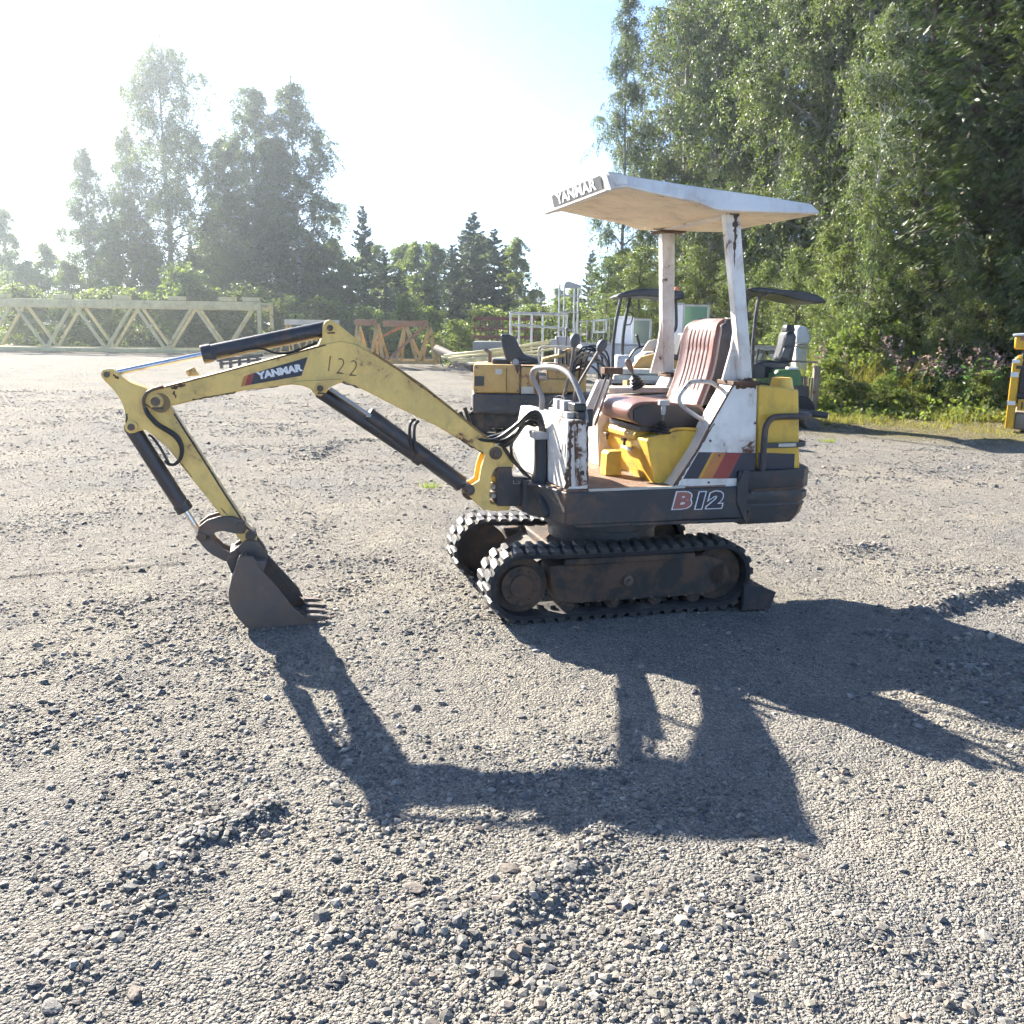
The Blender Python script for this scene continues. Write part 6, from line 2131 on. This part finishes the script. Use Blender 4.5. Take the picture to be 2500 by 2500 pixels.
RG = 'tall trees of the wood at right'
for px, Y, H, key, wd, lab in (
        (1510, 36, 14.0, 'asp2', .62, 'thin airy aspen nearest the open sky, left edge of the tall wood'),
        (1655, 38, 19.0, 'asp', .85, 'tall aspen second from the left edge of the wood'),
        (1725, 36, 20.0, 'asp2', .9, 'tall birch above the middle of the canopy roof'),
        (1810, 35, 20.5, 'asp', .9, 'tall aspen above the rear post of the canopy'),
        (1890, 31, 18.5, 'asp2', .9, 'birch with hanging light green leaves above the tail of the canopy'),
        (1985, 29, 18.0, 'asp', .85, 'leafy aspen right of the canopy tail'),
        (2065, 27, 17.0, 'asp2', .8, 'tall birch behind the bare white trunk'),
        (2055, 33, 19.0, 'asp', .8, 'tall aspen deep behind the bare white trunk'),
        (2108, 20.6, 8.4, 'bare', .72, 'slender birch with a bare white trunk left of the spruces'),
        (1640, 48, 21.0, 'asp', .9, 'aspen deep in the wood behind the airy one'),
        (1770, 46, 22.0, 'asp2', 1.0, 'birch deep in the wood behind the canopy'),
        (1960, 42, 22.0, 'asp', 1.1, 'aspen deep in the wood right of the canopy')):
    tree('birch_tree' if key in ('asp2', 'bare') else 'aspen_tree', key, lab, wx(px, Y), Y, H, wd, group=RG)
for px, Y, H, key, wd, lab in (
        (2215, 24, 17.5, 'spr', 1.0, 'leftmost big spruce of the right wood'),
        (2330, 21.2, 17.0, 'spr2', 1.1, 'big dark spruce above the pink flowers'),
        (2450, 20.4, 16.5, 'spr', 1.05, 'big spruce above the yellow loader'),
        (2600, 19.4, 16.0, 'spr2', 1.05, 'big spruce cut by the right edge'),
        (2290, 31, 20.0, 'spr2', 1.1, 'spruce hidden behind the first two spruces'),
        (2420, 29, 20.0, 'spr', 1.1, 'tall spruce standing behind the loader spruce'),
        (1675, 40, 14.0, 'spr2', .8, 'dark spruce seen between the canopy posts'),
        (1745, 42, 14.0, 'spr', .8, 'second dark spruce seen between the canopy posts'),
        (1850, 40, 15.0, 'spr2', .9, 'dark spruce behind the rear canopy post'),
        (2010, 36, 17.0, 'spr', .9, 'dark spruce showing between the birches at right'),
        (2130, 34, 17.0, 'spr2', 1.0, 'dark spruce deep behind the bare white trunk')):
    tree('spruce_tree', key, lab, wx(px, Y), Y, H, wd, group=RG)
# saplings and bushes along the right edge of the wood
for px, Y, H, key, wd, lab in (
        (2050, 21.5, 3.6, 'sap', .9, 'leafy sapling beside the dark crate'),
        (2120, 20.0, 4.6, 'sap', .75, 'leafy sapling left of the pink flowers'),
        (2215, 20.5, 3.0, 'sap', .8, 'leafy sapling behind the pink flowers'),
        (2330, 18.8, 3.6, 'sap', .7, 'sapling with pale leaves in front of the spruces'),
        (2010, 23, 4.2, 'sap', .9, 'leafy sapling behind the motor cover'),
        (1940, 25, 3.8, 'sap', 1.0, 'leafy sapling above the black backrest'),
        (1860, 27, 3.6, 'sap', 1.1, 'sapling behind the green excavator canopy'),
        (1780, 30, 3.8, 'sap', 1.3, 'sapling right behind the brown backrest'),
        (1560, 30, 4.2, 'sap', 1.4, 'sapling behind the black canopy posts'),
        (1480, 34, 4.2, 'sap', 1.4, 'sapling behind the mesh barrier'),
        (1620, 31, 4.0, 'sap', 1.4, 'sapling behind the glazed cab panels'),
        (1700, 32, 4.4, 'sap', 1.4, 'sapling behind the green cab window'),
        (2420, 20.0, 3.6, 'sap', 1.1, 'small sapling left of the loader')):
    tree('sapling', key, lab, wx(px, Y), Y, H, wd, group='saplings along the wood')
for px, Y, H, wd, lab in (
        (2035, 17.6, 1.00, 1.0, 'bright bush touching the dark crate'),
        (2110, 17.2, 0.60, 1.2, 'low bush at the middle of the grassy edge'),
        (2175, 17.4, 0.70, 1.2, 'bush left of the largest pink flower patch'),
        (2260, 17.6, 0.55, 1.2, 'low bush below the largest pink flower patch'),
        (2345, 17.4, 0.60, 1.1, 'bush under the rightmost flowers'),
        (2415, 17.2, 0.80, 1.0, 'bush just left of the loader'),
        (2080, 19.4, 1.5, 1.1, 'taller bush behind the grassy edge'),
        (2170, 19.6, 1.6, 1.1, 'taller bush behind the left pink flowers'),
        (2290, 19.6, 1.4, 1.1, 'taller bush behind the large flower patch'),
        (2385, 19.2, 1.5, 1.0, 'taller bush between flowers and loader'),
        (450, 49, 4.1, 1.0, 'bright rounded bush showing above the crane truss'),
        (60, 48, 3.0, 1.3, 'bush behind the truss at the far left'),
        (150, 49, 2.7, 1.4, 'second bush from the left behind the truss'),
        (240, 48, 2.9, 1.4, 'third bush from the left behind the truss'),
        (340, 48, 2.9, 1.3, 'yellowish bush in the fourth bay of the truss'),
        (540, 49, 3.0, 1.4, 'bush behind the last bays of the truss'),
        (630, 48, 3.1, 1.4, 'bush at the right end of the truss'),
        (990, 40, 2.6, .8, 'light bush standing above the orange lattice section'),
        (1120, 34, 1.6, 1.2, 'small bush left of the grey slabs'),
        (700, 46, 2.6, 1.4, 'bush behind the ochre lattice section'),
        (800, 47, 2.6, 1.5, 'bush above the boom bend'),
        (900, 46, 2.2, 1.5, 'bush behind the gap in the orange lattice section'),
        (1060, 44, 2.2, 1.5, 'bush behind the pipe'),
        (1190, 40, 2.2, 1.5, 'bush behind the red rail frame'),
        (1300, 38, 2.2, 1.5, 'bush behind the work platform'),
        (1390, 36, 2.4, 1.4, 'bush behind the mast foot')):
    tree('bush', 'bush', lab, wx(px, Y), Y, H, wd, group='bushes round the yard', cat='bush')

# ---------------------------------------------------------------- pink flowering fireweed patches
def fireweed(label, X, Y, wid, n, hgt, seed):
    rng = np.random.default_rng(seed)
    r = thing('fireweed_patch', label, 'flowers', (X, Y, 0), 0, 'fireweed patches along the wood')
    LC, LA, FC, paths = [], [], [], []
    for i in range(n):
        b = np.array([rng.normal() * wid * .45, rng.normal() * .45, 0])
        h = hgt * (.75 + .35 * rng.random())
        lean = rng.normal(size=2) * .08
        s = np.linspace(0, 1, 5)
        P_ = b + np.stack([lean[0] * s, lean[1] * s, h * s], 1)
        paths.append((P_, np.array([.008, .007, .006, .005, .003])))
        f = rng.random(44) * .80
        c = b + np.stack([lean[0] * f, lean[1] * f, h * f], 1)
        a = rng.random(44) * 6.283
        ax = np.stack([np.cos(a), np.sin(a), .35 - .2 * rng.random(44)], 1)
        LC.append(c + ax * .06)
        LA.append(ax)
        f = .76 + .24 * rng.random(16)
        c = b + np.stack([lean[0] * f, lean[1] * f, h * f], 1) + rng.normal(size=(16, 3)) * np.array([.03, .03, .01]) * (1.35 - f)[:, None] * 2.6
        FC.append(c)
    V, F = tubes_np(paths, 4)
    tag(arrays_mesh('stems', V, F, FIREL, r), kind='stuff')
    V, F = leaf_quads(np.concatenate(LC), np.full(n * 44, .15), rng, .22, 0, np.concatenate(LA) * 2.5)
    tag(arrays_mesh('leaves', V, F, FIREL, r), kind='stuff')
    V, F = leaf_quads(np.concatenate(FC), np.full(n * 16, .045), rng, .9, .1)
    tag(arrays_mesh('flower_spikes', V, F, PINKF, r), kind='stuff')
for lab, px, Y, wd, n, h, sd in (
        ('largest patch of pink fireweed in the middle of the wood edge', 2290, 18.2, .7, 60, 1.0, 1),
        ('patch of pink fireweed just left of the yellow loader', 2410, 18.0, .35, 24, 1.2, 2),
        ('faded fireweed patch left of the largest one', 2185, 18.8, .5, 22, 1.35, 3),
        ('few faded fireweed stems beside the dark crate', 2015, 18.4, .3, 10, 1.2, 4)):
    fireweed(lab, wx(px, Y), Y, wd, n, h, sd)

# ---------------------------------------------------------------- grass and undergrowth
def grass():
    rng = np.random.default_rng(77)
    n = 110000
    Y = 11.5 + rng.random(n) * 11
    X = 2.8 + rng.random(n) * 9.5
    e = Y + X * .55 + fbm(X, Y, .9, 3, 61) * 3.4
    p = np.clip((e - 17.6) / 3.5, 0, 1) * np.clip((fbm(X, Y, 1.6, 3, 62) - .40) * 3.5, .03, 1) * np.clip((Y - 12.5) / 4.5, .25, 1)
    k = rng.random(n) < p
    X, Y, e = X[k], Y[k], e[k]
    m = len(X)
    h = (.035 + .10 * rng.random(m)) * np.clip((e - 17.6) / 3, .4, 1.6) * (1 + 5.5 * np.clip((Y - 16.9) / 1.2, 0, 1) * rng.random(m))
    a = rng.random(m) * 6.283
    wd = .006 + .006 * rng.random(m)
    z0 = height(X, Y) - .01
    dx, dy = np.cos(a), np.sin(a)
    ln = rng.normal(size=(m, 2)) * .5 * h[:, None]
    V = np.stack([np.stack([X - dx * wd, Y - dy * wd, z0], 1), np.stack([X + dx * wd, Y + dy * wd, z0], 1), np.stack([X + ln[:, 0], Y + ln[:, 1], z0 + h], 1)], 1).reshape(-1, 3)
    o = arrays_mesh('grass', V, np.arange(m * 3).reshape(-1, 3), GRASSL)
    tag(o, 'thin yellow green grass along the edge of the wood at right', 'grass', kind='stuff')
    # leafy ground cover under the trees at the back and at the right
    segs = [((-34, 50), (-13, 50), 1.2, 9000), ((-13, 50), (2, 46), 1.1, 7000), ((1, 40), (6, 32), 1.0, 7000), ((6, 31), (8.5, 21), 1.1, 9000), ((6.0, 18.4), (10.5, 17.4), .35, 3500), ((5.8, 19.8), (11.5, 19.6), .8, 5000), ((5.6, 17.3), (10.6, 16.3), .16, 5000), ((5.6, 17.8), (10.6, 16.9), .3, 4000)]
    C = []
    for (ax, ay), (bx, by), hh, nn in segs:
        t = rng.random(nn)
        x = ax + (bx - ax) * t + rng.normal(size=nn) * .7
        y = ay + (by - ay) * t + rng.normal(size=nn) * (.5 if ay < 20 else 1.3)
        z = rng.random(nn) ** 1.2 * hh * (.35 + 1.1 * fbm(x, y, .8, 3, 71))
        C.append(np.stack([x, y, z], 1))
    C = np.concatenate(C)
    sz = np.where(C[:, 1] > 30, .17, .085)
    V, F = leaf_quads(C, sz, rng, .8, .1)
    o = arrays_mesh('undergrowth', V, F, BUSHL)
    tag(o, 'mixed leafy undergrowth along the foot of the trees', 'undergrowth', kind='stuff')
    # few tufts in the yard itself
    for (gx, gy), lab in (((-0.772,8.523), 'small green weed tuft in the gravel left of the swing post'), ((4.362,12.781), 'small grass tuft in the gravel in front of the green excavator')):
        m = 60
        a = rng.random(m) * 6.283
        rr = rng.random(m) * .07
        X, Y = gx + np.cos(a) * rr * 1.6, gy + np.sin(a) * rr
        h = .03 + .05 * rng.random(m)
        z0 = height(X, Y) - .005
        V = np.stack([np.stack([X - .004, Y, z0], 1), np.stack([X + .004, Y, z0], 1), np.stack([X + np.cos(a) * h * .6, Y + np.sin(a) * h * .6, z0 + h], 1)], 1).reshape(-1, 3)
        o = arrays_mesh('weed_tuft', V, np.arange(m * 3).reshape(-1, 3), BUSHL)
        tag(o, lab, 'weed')
grass()

# ---------------------------------------------------------------- sunlit air over the yard
def haze():
    m, t, out = nmat('air')
    v = t.nodes.new('ShaderNodeVolumePrincipled')
    v.inputs['Color'].default_value = (.80, .90, 1.0, 1)
    v.inputs['Density'].default_value = HAZE
    v.inputs['Anisotropy'].default_value = .76
    t.links.new(v.outputs[0], out.inputs['Volume'])
    b = MB()
    b.box((-460, -260, -1.5), (460, 560, 26))
    o = b.build('haze', m)
    tag(o, 'thin sunlit haze in the air over the whole yard', 'haze', kind='stuff')
HAZE = .0012
haze()
